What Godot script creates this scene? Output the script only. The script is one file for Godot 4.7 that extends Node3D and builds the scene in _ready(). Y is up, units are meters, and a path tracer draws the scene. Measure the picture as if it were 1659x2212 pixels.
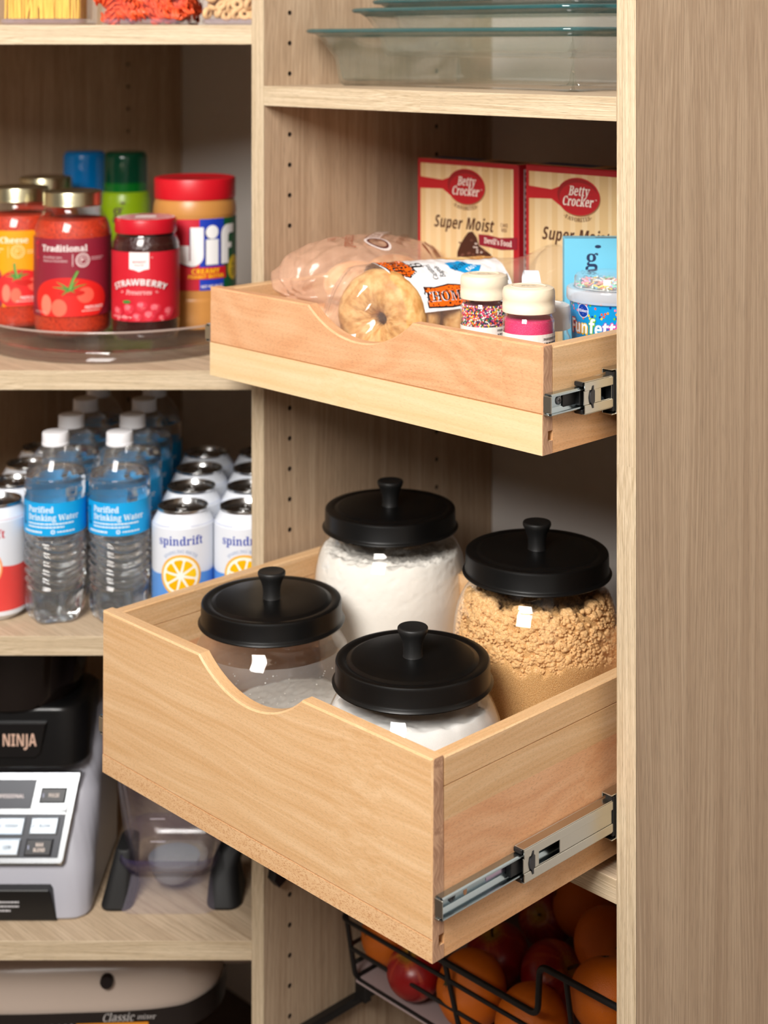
extends Node3D
# A pantry corner. x runs along the right cabinet's front, -z into the cabinet, y up, metres. Eye height is EYE; many heights are given from it.
const EYE := 1.35
const S := 0.70710678
var rng := RandomNumberGenerator.new()
var M := {}
var taken := {}
var fonts := {}
var glyphs := {}


# ---------------------------------------------------------------- mesh collector
class MB:
	var v := PackedVector3Array()
	var n := PackedVector3Array()
	var uv := PackedVector2Array()
	var c := PackedColorArray()
	var col := Color.WHITE
	var off := Vector2.ZERO

	func tri(a: Vector3, b: Vector3, d: Vector3, na: Vector3, nb: Vector3, nd: Vector3, ua := Vector2.ZERO, ub := Vector2.ZERO, ud := Vector2.ZERO) -> void:
		var g := (b - a).cross(d - a)
		if g.length_squared() < 1e-20:
			return
		if g.dot(na + nb + nd) > 0.0:  # front faces run clockwise
			v.append(a); v.append(d); v.append(b)
			n.append(na); n.append(nd); n.append(nb)
			uv.append(ua); uv.append(ud); uv.append(ub)
		else:
			v.append(a); v.append(b); v.append(d)
			n.append(na); n.append(nb); n.append(nd)
			uv.append(ua); uv.append(ub); uv.append(ud)
		c.append(col); c.append(col); c.append(col)

	func flat(a: Vector3, b: Vector3, d: Vector3, nn: Vector3, grain: int) -> void:
		tri(a, b, d, nn, nn, nn, muv(a, nn, grain), muv(b, nn, grain), muv(d, nn, grain))

	func quad(a: Vector3, b: Vector3, d: Vector3, e: Vector3, nn: Vector3, grain := 0) -> void:
		flat(a, b, d, nn, grain)
		flat(a, d, e, nn, grain)

	func muv(p: Vector3, nn: Vector3, grain: int) -> Vector2:
		var m := nn.abs().max_axis_index()
		var i := (m + 1) % 3
		var j := (m + 2) % 3
		if grain == j:
			var t := i
			i = j
			j = t
		return Vector2(p[i], p[j]) + off

	# a box with chamfered edges
	func box(lo: Vector3, hi: Vector3, bev := 0.0008, grain := 0) -> void:
		var h := (hi - lo) * 0.5
		var ctr := (hi + lo) * 0.5
		bev = minf(bev, minf(h.x, minf(h.y, h.z)) * 0.9)
		for a in 3:
			var i := (a + 1) % 3
			var j := (a + 2) % 3
			for s in [-1.0, 1.0]:
				var q := []
				for k in [[-1, -1], [1, -1], [1, 1], [-1, 1]]:
					var p := Vector3.ZERO
					p[a] = s * h[a]
					p[i] = k[0] * (h[i] - bev)
					p[j] = k[1] * (h[j] - bev)
					q.append(ctr + p)
				var nn := Vector3.ZERO
				nn[a] = s
				quad(q[0], q[1], q[2], q[3], nn, grain)
		if bev <= 0.0:
			return
		for a in 3:
			var i := (a + 1) % 3
			var j := (a + 2) % 3
			for s in [-1.0, 1.0]:
				for t in [-1.0, 1.0]:
					var q := []
					for k in [[0, -1], [1, -1], [1, 1], [0, 1]]:
						var p := Vector3.ZERO
						p[a] = k[1] * (h[a] - bev)
						p[i] = s * (h[i] - (bev if k[0] == 1 else 0.0))
						p[j] = t * (h[j] - (bev if k[0] == 0 else 0.0))
						q.append(ctr + p)
					var nn := Vector3.ZERO
					nn[i] = s * S
					nn[j] = t * S
					quad(q[0], q[1], q[2], q[3], nn, grain)
		for x in [-1.0, 1.0]:
			for y in [-1.0, 1.0]:
				for z in [-1.0, 1.0]:
					var nn := Vector3(x, y, z).normalized()
					var p := ctr + Vector3(x * h.x, y * h.y, z * h.z)
					flat(p - Vector3(0, y, z) * bev, p - Vector3(x, 0, z) * bev, p - Vector3(x, y, 0) * bev, nn, grain)

	# a turned shape: prof holds (radius, height) from bottom to top on the outside; du, dv scale the uv
	func lathe(prof: Array, seg := 48, du := 1.0, dv := 1.0, at := Vector3.ZERO, crease := 0.75, wob = null, inward := false) -> void:
		var m := prof.size()
		var en := []
		var len := PackedFloat32Array([0.0])
		for k in m - 1:
			var d: Vector2 = prof[k + 1] - prof[k]
			len.append(len[k] + d.length())
			en.append(Vector2(d.y, -d.x).normalized() * (-1.0 if inward else 1.0))
		for k in m - 1:
			var n0: Vector2 = en[k]
			var n1: Vector2 = en[k]
			if k > 0 and en[k - 1].dot(en[k]) > crease:
				n0 = (en[k - 1] + en[k]).normalized()
			if k < m - 2 and en[k + 1].dot(en[k]) > crease:
				n1 = (en[k + 1] + en[k]).normalized()
			for q in seg:
				var a0 := TAU * q / seg
				var a1 := TAU * (q + 1) / seg
				var d0 := Vector3(sin(a0), 0, cos(a0))
				var d1 := Vector3(sin(a1), 0, cos(a1))
				var r0: float = prof[k].x
				var r1: float = prof[k + 1].x
				var p00 := d0 * r0 + Vector3(0, prof[k].y, 0)
				var p10 := d1 * r0 + Vector3(0, prof[k].y, 0)
				var p01 := d0 * r1 + Vector3(0, prof[k + 1].y, 0)
				var p11 := d1 * r1 + Vector3(0, prof[k + 1].y, 0)
				if wob != null:
					p00 = wob.call(p00); p10 = wob.call(p10); p01 = wob.call(p01); p11 = wob.call(p11)
				var m00 := d0 * n0.x + Vector3(0, n0.y, 0)
				var m10 := d1 * n0.x + Vector3(0, n0.y, 0)
				var m01 := d0 * n1.x + Vector3(0, n1.y, 0)
				var m11 := d1 * n1.x + Vector3(0, n1.y, 0)
				var u00 := Vector2(du * q / seg, len[k] * dv) + off
				var u10 := Vector2(du * (q + 1) / seg, len[k] * dv) + off
				var u01 := Vector2(du * q / seg, len[k + 1] * dv) + off
				var u11 := Vector2(du * (q + 1) / seg, len[k + 1] * dv) + off
				tri(at + p00, at + p10, at + p11, m00, m10, m11, u00, u10, u11)
				tri(at + p00, at + p11, at + p01, m00, m11, m01, u00, u11, u01)

	# a parametric surface f(u, v), u and v from 0 to 1; colf(u, v, p) may tint it
	func grid(nu: int, nv: int, f: Callable, wu := false, wv := false, colf = null, side := 0.0, us := Vector2.ONE) -> void:
		var p := PackedVector3Array()
		p.resize((nu + 1) * (nv + 1))
		var mid := Vector3.ZERO
		for i in nu + 1:
			for j in nv + 1:
				var q: Vector3 = f.call(float(i % nu if wu else i) / nu, float(j % nv if wv else j) / nv)
				p[i * (nv + 1) + j] = q
				mid += q
		mid /= p.size()
		var nn := PackedVector3Array()
		nn.resize(p.size())
		var sum := 0.0
		for i in nu + 1:
			for j in nv + 1:
				var i0 := (i - 1 if i > 0 else (nu - 1 if wu else 0))
				var i1 := (i + 1 if i < nu else (1 if wu else nu))
				var j0 := (j - 1 if j > 0 else (nv - 1 if wv else 0))
				var j1 := (j + 1 if j < nv else (1 if wv else nv))
				var g := (p[i1 * (nv + 1) + j] - p[i0 * (nv + 1) + j]).cross(p[i * (nv + 1) + j1] - p[i * (nv + 1) + j0])
				if g.length_squared() < 1e-24:
					var jj := 1 if j == 0 else nv - 1
					g = (p[i1 * (nv + 1) + jj] - p[i0 * (nv + 1) + jj]).cross(p[i * (nv + 1) + mini(jj + 1, nv)] - p[i * (nv + 1) + maxi(jj - 1, 0)])
				sum += g.dot(p[i * (nv + 1) + j] - mid)
				nn[i * (nv + 1) + j] = g.normalized()
		var s := signf(sum) if side == 0.0 else side
		if s < 0:
			for k in nn.size():
				nn[k] = -nn[k]
		var keep := col
		for i in nu:
			for j in nv:
				var a := i * (nv + 1) + j
				var b := a + nv + 1
				var ua := Vector2(float(i) / nu, float(j) / nv) * us
				var ub := Vector2(float(i + 1) / nu, float(j) / nv) * us
				var uc := Vector2(float(i + 1) / nu, float(j + 1) / nv) * us
				var ud := Vector2(float(i) / nu, float(j + 1) / nv) * us
				if colf != null:
					col = colf.call((i + 0.5) / nu, (j + 0.5) / nv, p[a])
				tri(p[a], p[b], p[b + 1], nn[a], nn[b], nn[b + 1], ua, ub, uc)
				tri(p[a], p[b + 1], p[a + 1], nn[a], nn[b + 1], nn[a + 1], ua, uc, ud)
		col = keep

	# a round bar along a path
	func tube(path: Array, r: float, seg := 10, closed := false, flat_y := 1.0) -> void:
		var m := path.size()
		var rings := []
		var dirs := []
		var up := Vector3.ZERO
		for k in m:
			var a: Vector3 = path[(k - 1 + m) % m] if closed else path[maxi(k - 1, 0)]
			var b: Vector3 = path[(k + 1) % m] if closed else path[mini(k + 1, m - 1)]
			var d := (b - a).normalized()
			if k == 0:
				up = d.cross(Vector3.UP if absf(d.y) < 0.9 else Vector3.RIGHT).normalized()
			up = (up - d * up.dot(d)).normalized()
			var w := d.cross(up)
			var ring := []
			var dd := []
			for q in seg:
				var t := TAU * q / seg
				var o := up * cos(t) + w * sin(t) * flat_y
				ring.append(path[k] + o * r)
				dd.append((up * cos(t) * flat_y + w * sin(t)).normalized())
			rings.append(ring)
			dirs.append(dd)
		for k in (m if closed else m - 1):
			var l := (k + 1) % m
			for q in seg:
				var t := (q + 1) % seg
				tri(rings[k][q], rings[l][q], rings[l][t], dirs[k][q], dirs[l][q], dirs[l][t])
				tri(rings[k][q], rings[l][t], rings[k][t], dirs[k][q], dirs[l][t], dirs[k][t])
		if not closed:
			for e in [0, m - 1]:
				var d: Vector3 = (path[0] - path[1] if e == 0 else path[m - 1] - path[m - 2]).normalized()
				for q in range(1, seg - 1):
					tri(rings[e][0], rings[e][q], rings[e][q + 1], d, d, d)

	# a 2D outline pushed along an axis: (x, y) -> axes ix, iy and from a to b along iz
	func extrude(poly: PackedVector2Array, a: float, b: float, bev_a := 0.0, bev_b := 0.0, grain := 0, ix := 0, iy := 1, iz := 2) -> void:
		var m := poly.size()
		var area := 0.0
		for k in m:
			area += poly[k].cross(poly[(k + 1) % m])
		var w := signf(area)
		var en := PackedVector2Array()
		for k in m:
			var d := poly[(k + 1) % m] - poly[k]
			en.append(Vector2(d.y, -d.x).normalized() * w)
		var mit := PackedVector2Array()
		for k in m:
			var e := en[(k - 1 + m) % m] + en[k]
			mit.append(e / maxf(0.3, e.length_squared()) * 2.0)
		var ring := func(inset: float) -> PackedVector2Array:
			var o := PackedVector2Array()
			for k in m:
				o.append(poly[k] - mit[k] * inset)
			return o
		var put := func(p: Vector2, z: float) -> Vector3:
			var q := Vector3.ZERO
			q[ix] = p.x
			q[iy] = p.y
			q[iz] = z
			return q
		var bands := [[0.0, a + bev_a * signf(b - a), 0.0, b - bev_b * signf(b - a)]]
		if bev_a > 0.0:
			bands.append([bev_a, a, 0.0, a + bev_a * signf(b - a)])
		if bev_b > 0.0:
			bands.append([0.0, b - bev_b * signf(b - a), bev_b, b])
		for band in bands:
			var r0: PackedVector2Array = ring.call(band[0])
			var r1: PackedVector2Array = ring.call(band[2])
			var tilt: float = 0.0 if band == bands[0] else (-1.0 if band[1] == a else 1.0) * signf(b - a)
			for k in m:
				var l := (k + 1) % m
				var n0 := en[k]
				var n1 := en[k]
				if en[(k - 1 + m) % m].dot(en[k]) > 0.85:
					n0 = (en[(k - 1 + m) % m] + en[k]).normalized()
				if en[l].dot(en[k]) > 0.85:
					n1 = (en[l] + en[k]).normalized()
				var m0: Vector3 = (put.call(n0, tilt) as Vector3).normalized()
				var m1: Vector3 = (put.call(n1, tilt) as Vector3).normalized()
				var p: Vector3 = put.call(r0[k], band[1])
				var q: Vector3 = put.call(r0[l], band[1])
				var r: Vector3 = put.call(r1[l], band[3])
				var s: Vector3 = put.call(r1[k], band[3])
				var f: Vector3 = put.call(en[k], 0.0)
				tri(p, q, r, m0, m1, m1, muv(p, f, grain), muv(q, f, grain), muv(r, f, grain))
				tri(p, r, s, m0, m1, m0, muv(p, f, grain), muv(r, f, grain), muv(s, f, grain))
		for e in [[a, bev_a, -signf(b - a)], [b, bev_b, signf(b - a)]]:
			var r: PackedVector2Array = ring.call(e[1])
			var idx := Geometry2D.triangulate_polygon(r)
			var nn: Vector3 = put.call(Vector2.ZERO, e[2])
			for k in range(0, idx.size(), 3):
				flat(put.call(r[idx[k]], e[0]), put.call(r[idx[k + 1]], e[0]), put.call(r[idx[k + 2]], e[0]), nn, grain)

	func moved(f: Callable) -> MB:
		for k in v.size():
			v[k] = f.call(v[k])
		return self

	func xform(t: Transform3D) -> MB:
		for k in v.size():
			v[k] = t * v[k]
			n[k] = (t.basis * n[k]).normalized()
		return self

	func add(o: MB) -> MB:
		v.append_array(o.v); n.append_array(o.n); uv.append_array(o.uv); c.append_array(o.c)
		return self

	func mesh() -> ArrayMesh:
		var a := []
		a.resize(Mesh.ARRAY_MAX)
		a[Mesh.ARRAY_VERTEX] = v
		a[Mesh.ARRAY_NORMAL] = n
		a[Mesh.ARRAY_TEX_UV] = uv
		a[Mesh.ARRAY_COLOR] = c
		var m := ArrayMesh.new()
		m.add_surface_from_arrays(Mesh.PRIMITIVE_TRIANGLES, a)
		return m


# ---------------------------------------------------------------- flat print: coloured outlines and lettering laid onto a surface
class PR:
	var tris := []   # [a, b, c, colour, layer]
	var layer := 0.0
	var host

	func lin(c: Color) -> Color:
		return c.srgb_to_linear()

	func poly(pts: PackedVector2Array, col: Color, up := 1.0) -> PR:
		layer += maxf(up, 0.1)
		var idx := Geometry2D.triangulate_polygon(pts)
		for k in range(0, idx.size(), 3):
			tris.append([pts[idx[k]], pts[idx[k + 1]], pts[idx[k + 2]], lin(col), layer])
		return self

	func rect(x0: float, y0: float, x1: float, y1: float, col: Color, up := 1.0) -> PR:
		return poly(PackedVector2Array([Vector2(x0, y0), Vector2(x1, y0), Vector2(x1, y1), Vector2(x0, y1)]), col, up)

	func disc(at: Vector2, rx: float, ry: float, col: Color, up := 1.0, seg := 28, a0 := 0.0, a1 := TAU) -> PR:
		var p := PackedVector2Array()
		if a1 - a0 < TAU - 0.01:
			p.append(at)
		for k in (seg + (0 if a1 - a0 > TAU - 0.01 else 1)):
			var t := a0 + (a1 - a0) * k / seg
			p.append(at + Vector2(cos(t) * rx, sin(t) * ry))
		return poly(p, col, up)

	func ring(at: Vector2, r0: float, r1: float, col: Color, up := 1.0, seg := 32, a0 := 0.0, a1 := TAU) -> PR:
		layer += up
		for k in seg:
			var t := a0 + (a1 - a0) * k / seg
			var u := a0 + (a1 - a0) * (k + 1) / seg
			var d := Vector2(cos(t), sin(t))
			var e := Vector2(cos(u), sin(u))
			tris.append([at + d * r0, at + d * r1, at + e * r1, lin(col), layer])
			tris.append([at + d * r0, at + e * r1, at + e * r0, lin(col), layer])
		return self

	func stroke(pts: PackedVector2Array, w: float, col: Color, w1 := -1.0, up := 1.0) -> PR:
		layer += up
		var m := pts.size()
		var e := []
		for k in m:
			var d := (pts[mini(k + 1, m - 1)] - pts[maxi(k - 1, 0)]).normalized()
			var ww := w if w1 < 0.0 else lerpf(w, w1, float(k) / (m - 1))
			e.append([pts[k] + d.orthogonal() * ww * 0.5, pts[k] - d.orthogonal() * ww * 0.5])
		for k in m - 1:
			tris.append([e[k][0], e[k][1], e[k + 1][1], lin(col), layer])
			tris.append([e[k][0], e[k + 1][1], e[k + 1][0], lin(col), layer])
		return self

	# lettering: em is the type size; opts: serif, bold, skew, sx, arc (radius of the base line, + bends down at the ends), turn, align
	func text(s: String, at: Vector2, em: float, col: Color, o := {}, up := 1.0) -> PR:
		layer += up
		var t: PackedVector2Array = host.letters(s, o.get("serif", false), o.get("bold", false), o.get("mono", false), o.get("align", 0))
		var sk: float = o.get("skew", 0.0)
		var sx: float = o.get("sx", 1.0)
		var arc: float = o.get("arc", 0.0)
		var grow: float = o.get("grow", 0.0)
		var rot: float = o.get("turn", 0.0)
		var f := func(p: Vector2) -> Vector2:
			var q := Vector2((p.x + p.y * sk) * sx, p.y) * em
			if grow != 0.0:
				q.y *= 1.0 + grow * absf(q.x) / em
			if arc != 0.0:
				var a := q.x / arc
				q = Vector2(sin(a) * (arc + q.y), cos(a) * (arc + q.y) - arc)
			return at + q.rotated(rot)
		for k in range(0, t.size(), 3):
			tris.append([f.call(t[k]), f.call(t[k + 1]), f.call(t[k + 2]), lin(col), layer])
		return self

	# put(p, lift) -> point of the surface; cut keeps what lies inside (x0, y0, x1, y1)
	func lay(put: Callable, big := 4.0, thick := 0.00003) -> MB:   # the print is drawn in millimetres
		var mb := MB.new()
		var todo := tris.duplicate()
		while todo.size():
			var t: Array = todo.pop_back()
			var a: Vector2 = t[0]
			var b: Vector2 = t[1]
			var c: Vector2 = t[2]
			var la := a.distance_squared_to(b)
			var lb := b.distance_squared_to(c)
			var lc := c.distance_squared_to(a)
			var most := maxf(la, maxf(lb, lc))
			if most > big * big:
				if la == most:
					var m := (a + b) * 0.5
					todo.append([a, m, c, t[3], t[4]]); todo.append([m, b, c, t[3], t[4]])
				elif lb == most:
					var m := (b + c) * 0.5
					todo.append([b, m, a, t[3], t[4]]); todo.append([m, c, a, t[3], t[4]])
				else:
					var m := (c + a) * 0.5
					todo.append([c, m, b, t[3], t[4]]); todo.append([m, a, b, t[3], t[4]])
				continue
			var lift: float = 0.0001 + thick * t[4]
			var p: Vector3 = put.call(a, lift)
			var q: Vector3 = put.call(b, lift)
			var r: Vector3 = put.call(c, lift)
			var o: Vector3 = put.call((a + b + c) / 3.0, lift + 0.001)
			var nn := (q - p).cross(r - p)
			if nn.length_squared() < 1e-20:
				continue
			nn = nn.normalized()
			if nn.dot(o - (p + q + r) / 3.0) < 0:
				nn = -nn
			mb.col = t[3]
			mb.tri(p, q, r, nn, nn, nn)
		return mb


func letters(s: String, serif: bool, bold: bool, mono: bool, align: int) -> PackedVector2Array:
	var key := "%s|%s|%s|%s|%d" % [s, serif, bold, mono, align]
	if glyphs.has(key):
		return glyphs[key]
	var fk := "%s%s%s" % [serif, bold, mono]
	if not fonts.has(fk):
		var f := SystemFont.new()
		f.font_names = PackedStringArray(["Droid Serif" if serif else ("Droid Sans Mono" if mono else "Droid Sans")])
		f.font_weight = 700 if bold else 400
		fonts[fk] = f
	var t := TextMesh.new()
	t.font = fonts[fk]
	t.text = s
	t.depth = 0.0
	t.font_size = 64
	t.pixel_size = 1.0 / 64.0
	t.curve_step = 4.0
	t.horizontal_alignment = [HORIZONTAL_ALIGNMENT_CENTER, HORIZONTAL_ALIGNMENT_LEFT, HORIZONTAL_ALIGNMENT_RIGHT][align]
	t.vertical_alignment = VERTICAL_ALIGNMENT_CENTER
	var a := t.get_mesh_arrays()
	var out := PackedVector2Array()
	if a.size() and a[0] != null:
		var vv: PackedVector3Array = a[Mesh.ARRAY_VERTEX]
		for i in a[Mesh.ARRAY_INDEX]:
			out.append(Vector2(vv[i].x, vv[i].y))
	glyphs[key] = out
	return out


func printer() -> PR:
	var p := PR.new()
	p.host = self
	return p


func on_cylinder(r: float) -> Callable:
	return func(p: Vector2, lift: float) -> Vector3:
		var a := p.x * 0.001 / r
		return Vector3(sin(a) * (r + lift), p.y * 0.001, cos(a) * (r + lift))


func on_front(z: float) -> Callable:
	return func(p: Vector2, lift: float) -> Vector3:
		return Vector3(p.x * 0.001, p.y * 0.001, z + lift)


# ---------------------------------------------------------------- naming and nodes
func numbered(called: String) -> String:
	var k: int = taken.get(called, 0)
	taken[called] = k + 1
	return called if k == 0 else "%s_%03d" % [called, k]


func tag(o: Node3D, label: String, category: String, group := "", kind := "") -> Node3D:
	if label: o.set_meta("label", label)
	if category: o.set_meta("category", category)
	if group: o.set_meta("group", group)
	if kind: o.set_meta("kind", kind)
	return o


func thing(called: String, label: String, category: String, at := Vector3.ZERO, yaw := 0.0, group := "") -> Node3D:
	var o := Node3D.new()
	o.name = numbered(called)
	add_child(o)
	o.position = at
	o.rotation.y = yaw
	return tag(o, label, category, group)


func obj(called: String, mb: MB, m: Material, parent: Node3D = self) -> MeshInstance3D:
	return put_mesh(called, mb.mesh(), m, parent)


func put_mesh(called: String, mesh: Mesh, m: Material, parent: Node3D = self) -> MeshInstance3D:
	var o := MeshInstance3D.new()
	if parent == self:
		o.name = numbered(called)
	else:
		var k := 0
		var nm := called
		while parent.has_node(nm):
			k += 1
			nm = "%s_%03d" % [called, k]
		o.name = nm
	o.mesh = mesh
	o.material_override = m
	parent.add_child(o)
	return o


func dup(root: Node3D, at: Vector3, yaw: float, label := "", group := "") -> Node3D:
	var r: Node3D = root.duplicate()
	var nm := String(root.name)
	if nm.length() > 4 and nm[nm.length() - 4] == "_" and nm.right(3).is_valid_int():
		nm = nm.left(nm.length() - 4)
	r.name = numbered(nm)
	add_child(r)
	r.position = at
	r.rotation.y = yaw
	if label: r.set_meta("label", label)
	if group: r.set_meta("group", group)
	return r


func at_view(X: float, y: float, Z: float) -> Vector3:   # across, height from the eye, depth -> world
	return Vector3(1.2516 + S * (X - Z), EYE + y, 1.0367 - S * (X + Z))


func mat(color: Color, rough := 0.6, metal := 0.0, spec := 0.5) -> StandardMaterial3D:
	var m := StandardMaterial3D.new()
	m.albedo_color = color
	m.roughness = rough
	m.metallic = metal
	m.metallic_specular = spec
	return m


func rgb(r: float, g: float, b: float, a := 1.0) -> Color:
	return Color(r / 255.0, g / 255.0, b / 255.0, a)


func hsh(a: float, b: float) -> float:
	var x := sin(a * 127.1 + b * 311.7) * 43758.5453
	return x - floorf(x)


# ---------------------------------------------------------------- procedural textures
func noise(sd: int, oct := 3) -> FastNoiseLite:
	var f := FastNoiseLite.new()
	f.noise_type = FastNoiseLite.TYPE_SIMPLEX_SMOOTH
	f.seed = sd
	f.frequency = 1.0
	f.fractal_octaves = oct
	f.fractal_type = FastNoiseLite.FRACTAL_FBM if oct > 1 else FastNoiseLite.FRACTAL_NONE
	return f


# wood: u runs along the grain. o: band (broad tone), fibre, pore (short dark dashes), fleck (beech rays), warp, wave (cathedral figure)
func wood_tex(sd: int, w: int, h: int, pale: Color, deep: Color, o: Dictionary) -> ImageTexture:
	var a := noise(sd, 2)
	var b := noise(sd + 1, 3)
	var p := noise(sd + 2, 1)
	var im := Image.create(w, h, false, Image.FORMAT_RGB8)
	var band: float = o.get("band", 0.5)
	var fibre: float = o.get("fibre", 0.5)
	var pore: float = o.get("pore", 0.0)
	var fleck: float = o.get("fleck", 0.0)
	var wave: float = o.get("wave", 0.0)
	var vs: float = o.get("fine", 60.0)
	var pu: float = o.get("pore_u", 26.0)
	var pv: float = o.get("pore_v", 150.0)
	for y in h:
		var v := float(y) / h
		for x in w:
			var u := float(x) / w
			var edge := 1.0
			if u > 0.85:
				edge = (1.0 - u) / 0.15
			var wrp := a.get_noise_2d(u * 1.3, v * 2.2) * 0.05
			var t := 0.5
			t += band * a.get_noise_2d(u * 0.9 * edge + 7.0, (v + wrp) * 9.0)
			t += fibre * b.get_noise_2d(u * 3.0 * edge, (v + wrp) * vs)
			if wave > 0.0:
				t += wave * sin((v * 5.0 + wrp * 30.0 + a.get_noise_2d(u * 1.6 + 3.0, v * 0.8) * 3.0) * 6.0)
			var c := pale.lerp(deep, clampf(t, 0.0, 1.0))
			if pore > 0.0:
				var q := p.get_noise_2d(u * pu, v * pv)
				if q > 0.38:
					c = c.lerp(deep.darkened(0.45), minf(1.0, (q - 0.38) * 4.0) * pore)
			if fleck > 0.0:
				var q := p.get_noise_2d(u * 90.0 + 40.0, v * 120.0)
				if q > 0.45:
					c = c.lerp(Color(0.62, 0.36, 0.2), minf(1.0, (q - 0.45) * 5.0) * fleck)
			im.set_pixel(x, y, c)
	im.generate_mipmaps()
	return ImageTexture.create_from_image(im)


func wood(tex: Texture2D, lu: float, lv: float, tint := Color.WHITE, rough := 0.5, bump := 0.0) -> StandardMaterial3D:
	var m := mat(tint, rough, 0.0, 0.4)
	m.albedo_texture = tex
	m.uv1_scale = Vector3(1.0 / lu, 1.0 / lv, 1.0)
	if bump > 0.0:
		m.heightmap_enabled = true
		m.heightmap_texture = tex
		m.heightmap_scale = bump
	return m


func speckle_tex(sd: int, size: int, cols: Array, freq: float) -> ImageTexture:
	var n := noise(sd, 3)
	var im := Image.create(size, size, false, Image.FORMAT_RGB8)
	for y in size:
		for x in size:
			var t := clampf(n.get_noise_2d(x * freq, y * freq) * 1.2 + 0.5 + (hsh(x, y + sd) - 0.5) * 0.25, 0.0, 0.999) * (cols.size() - 1)
			im.set_pixel(x, y, (cols[int(t)] as Color).lerp(cols[int(t) + 1], t - int(t)))
	return ImageTexture.create_from_image(im)


func sheet(color: Color, alpha: float, rough := 0.03, spec := 0.5) -> StandardMaterial3D:   # clear glass or film without thickness
	var m := mat(Color(color.r, color.g, color.b, alpha), rough, 0.0, spec)
	m.transparency = BaseMaterial3D.TRANSPARENCY_ALPHA
	m.cull_mode = BaseMaterial3D.CULL_DISABLED
	return m


func solid_glass(color: Color, rough := 0.0, k := 0.05) -> StandardMaterial3D:
	var m := mat(Color(color.r, color.g, color.b, 0.0), rough)
	m.refraction_enabled = true
	m.refraction_scale = k
	return m


func bumpy(m: StandardMaterial3D, sd: int, freq: float, depth: float, size := 256) -> StandardMaterial3D:
	var t := NoiseTexture2D.new()
	t.width = size
	t.height = size
	t.seamless = true
	var n := FastNoiseLite.new()
	n.seed = sd
	n.frequency = freq
	n.fractal_octaves = 3
	t.noise = n
	m.heightmap_enabled = true
	m.heightmap_texture = t
	m.heightmap_scale = depth
	return m


func make_materials() -> void:
	var lam := wood_tex(11, 512, 768, rgb(214, 196, 174), rgb(184, 163, 140), {band = 0.5, fibre = 0.85, pore = 0.2, fine = 120.0, pore_u = 40.0, pore_v = 240.0})
	M.laminate = wood(lam, 1.5, 0.28, rgb(234, 224, 213), 0.52)
	var edge := wood_tex(23, 640, 256, rgb(232, 217, 194), rgb(196, 177, 150), {band = 0.35, fibre = 1.0, pore = 0.22, fine = 42.0, pore_u = 30.0, pore_v = 90.0})
	M.edging = wood(edge, 0.5, 0.055, rgb(236, 230, 220), 0.5)
	M.shelf_face = wood(lam, 1.2, 0.28, rgb(250, 244, 234), 0.5)
	var beech := wood_tex(31, 896, 640, rgb(232, 203, 166), rgb(216, 178, 134), {band = 0.5, fibre = 0.5, pore = 0.16, fine = 46.0, pore_u = 90.0, pore_v = 240.0})
	M.beech = wood(beech, 0.40, 0.17, rgb(246, 236, 224), 0.42)
	M.beech_warm = wood(beech, 0.36, 0.2, rgb(250, 226, 206), 0.42)
	var figured := wood_tex(37, 768, 512, rgb(232, 200, 168), rgb(214, 168, 130), {band = 0.3, fibre = 0.3, pore = 0.18, fine = 40.0, wave = 0.16, pore_u = 90.0, pore_v = 240.0})
	M.beech_figured = wood(figured, 0.42, 0.2, rgb(250, 230, 212), 0.42)
	M.maple = wood(wood_tex(41, 512, 256, rgb(240, 220, 186), rgb(230, 202, 158), {band = 0.4, fibre = 0.4, pore = 0.08, fine = 24.0, pore_u = 70.0, pore_v = 110.0}), 0.4, 0.12, rgb(246, 238, 226), 0.42)
	M.beech_fleck = wood(wood_tex(43, 768, 160, rgb(232, 203, 166), rgb(218, 180, 138), {band = 0.4, fibre = 0.4, fleck = 0.6, fine = 14.0}), 0.3, 0.06, rgb(246, 236, 224), 0.42)
	M.end_grain = wood(wood_tex(47, 128, 512, rgb(206, 172, 144), rgb(168, 132, 108), {band = 0.6, fibre = 0.9, fine = 70.0}), 0.05, 0.16, rgb(246, 236, 228), 0.7)
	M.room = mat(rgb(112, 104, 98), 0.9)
	M.bounce_wall = mat(rgb(176, 172, 168), 0.9)
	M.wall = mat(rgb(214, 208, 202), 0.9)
	M.ceiling = mat(rgb(150, 146, 142), 0.95)
	M.floor = mat(rgb(96, 82, 72), 0.7)
	M.black_plastic = mat(rgb(18, 18, 19), 0.45)
	M.zinc = mat(rgb(196, 194, 184), 0.28, 1.0)
	M.zinc_blue = mat(rgb(170, 184, 190), 0.22, 1.0)
	M.screw = mat(rgb(120, 122, 126), 0.3, 1.0)
	M.hole = mat(rgb(58, 42, 30), 0.9)
	M.print = mat(Color.WHITE, 0.5)
	M.print.vertex_color_use_as_albedo = true
	M.print_gloss = mat(Color.WHITE, 0.25)
	M.print_gloss.vertex_color_use_as_albedo = true
	M.glass = sheet(rgb(120, 126, 124), 0.012, 0.02)
	M.black_lid = mat(rgb(9, 9, 9), 0.36, 0.0, 0.42)
	M.peanut = mat(rgb(196, 136, 70), 0.35)
	M.chrome = mat(rgb(204, 208, 212), 0.22, 1.0)


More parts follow.
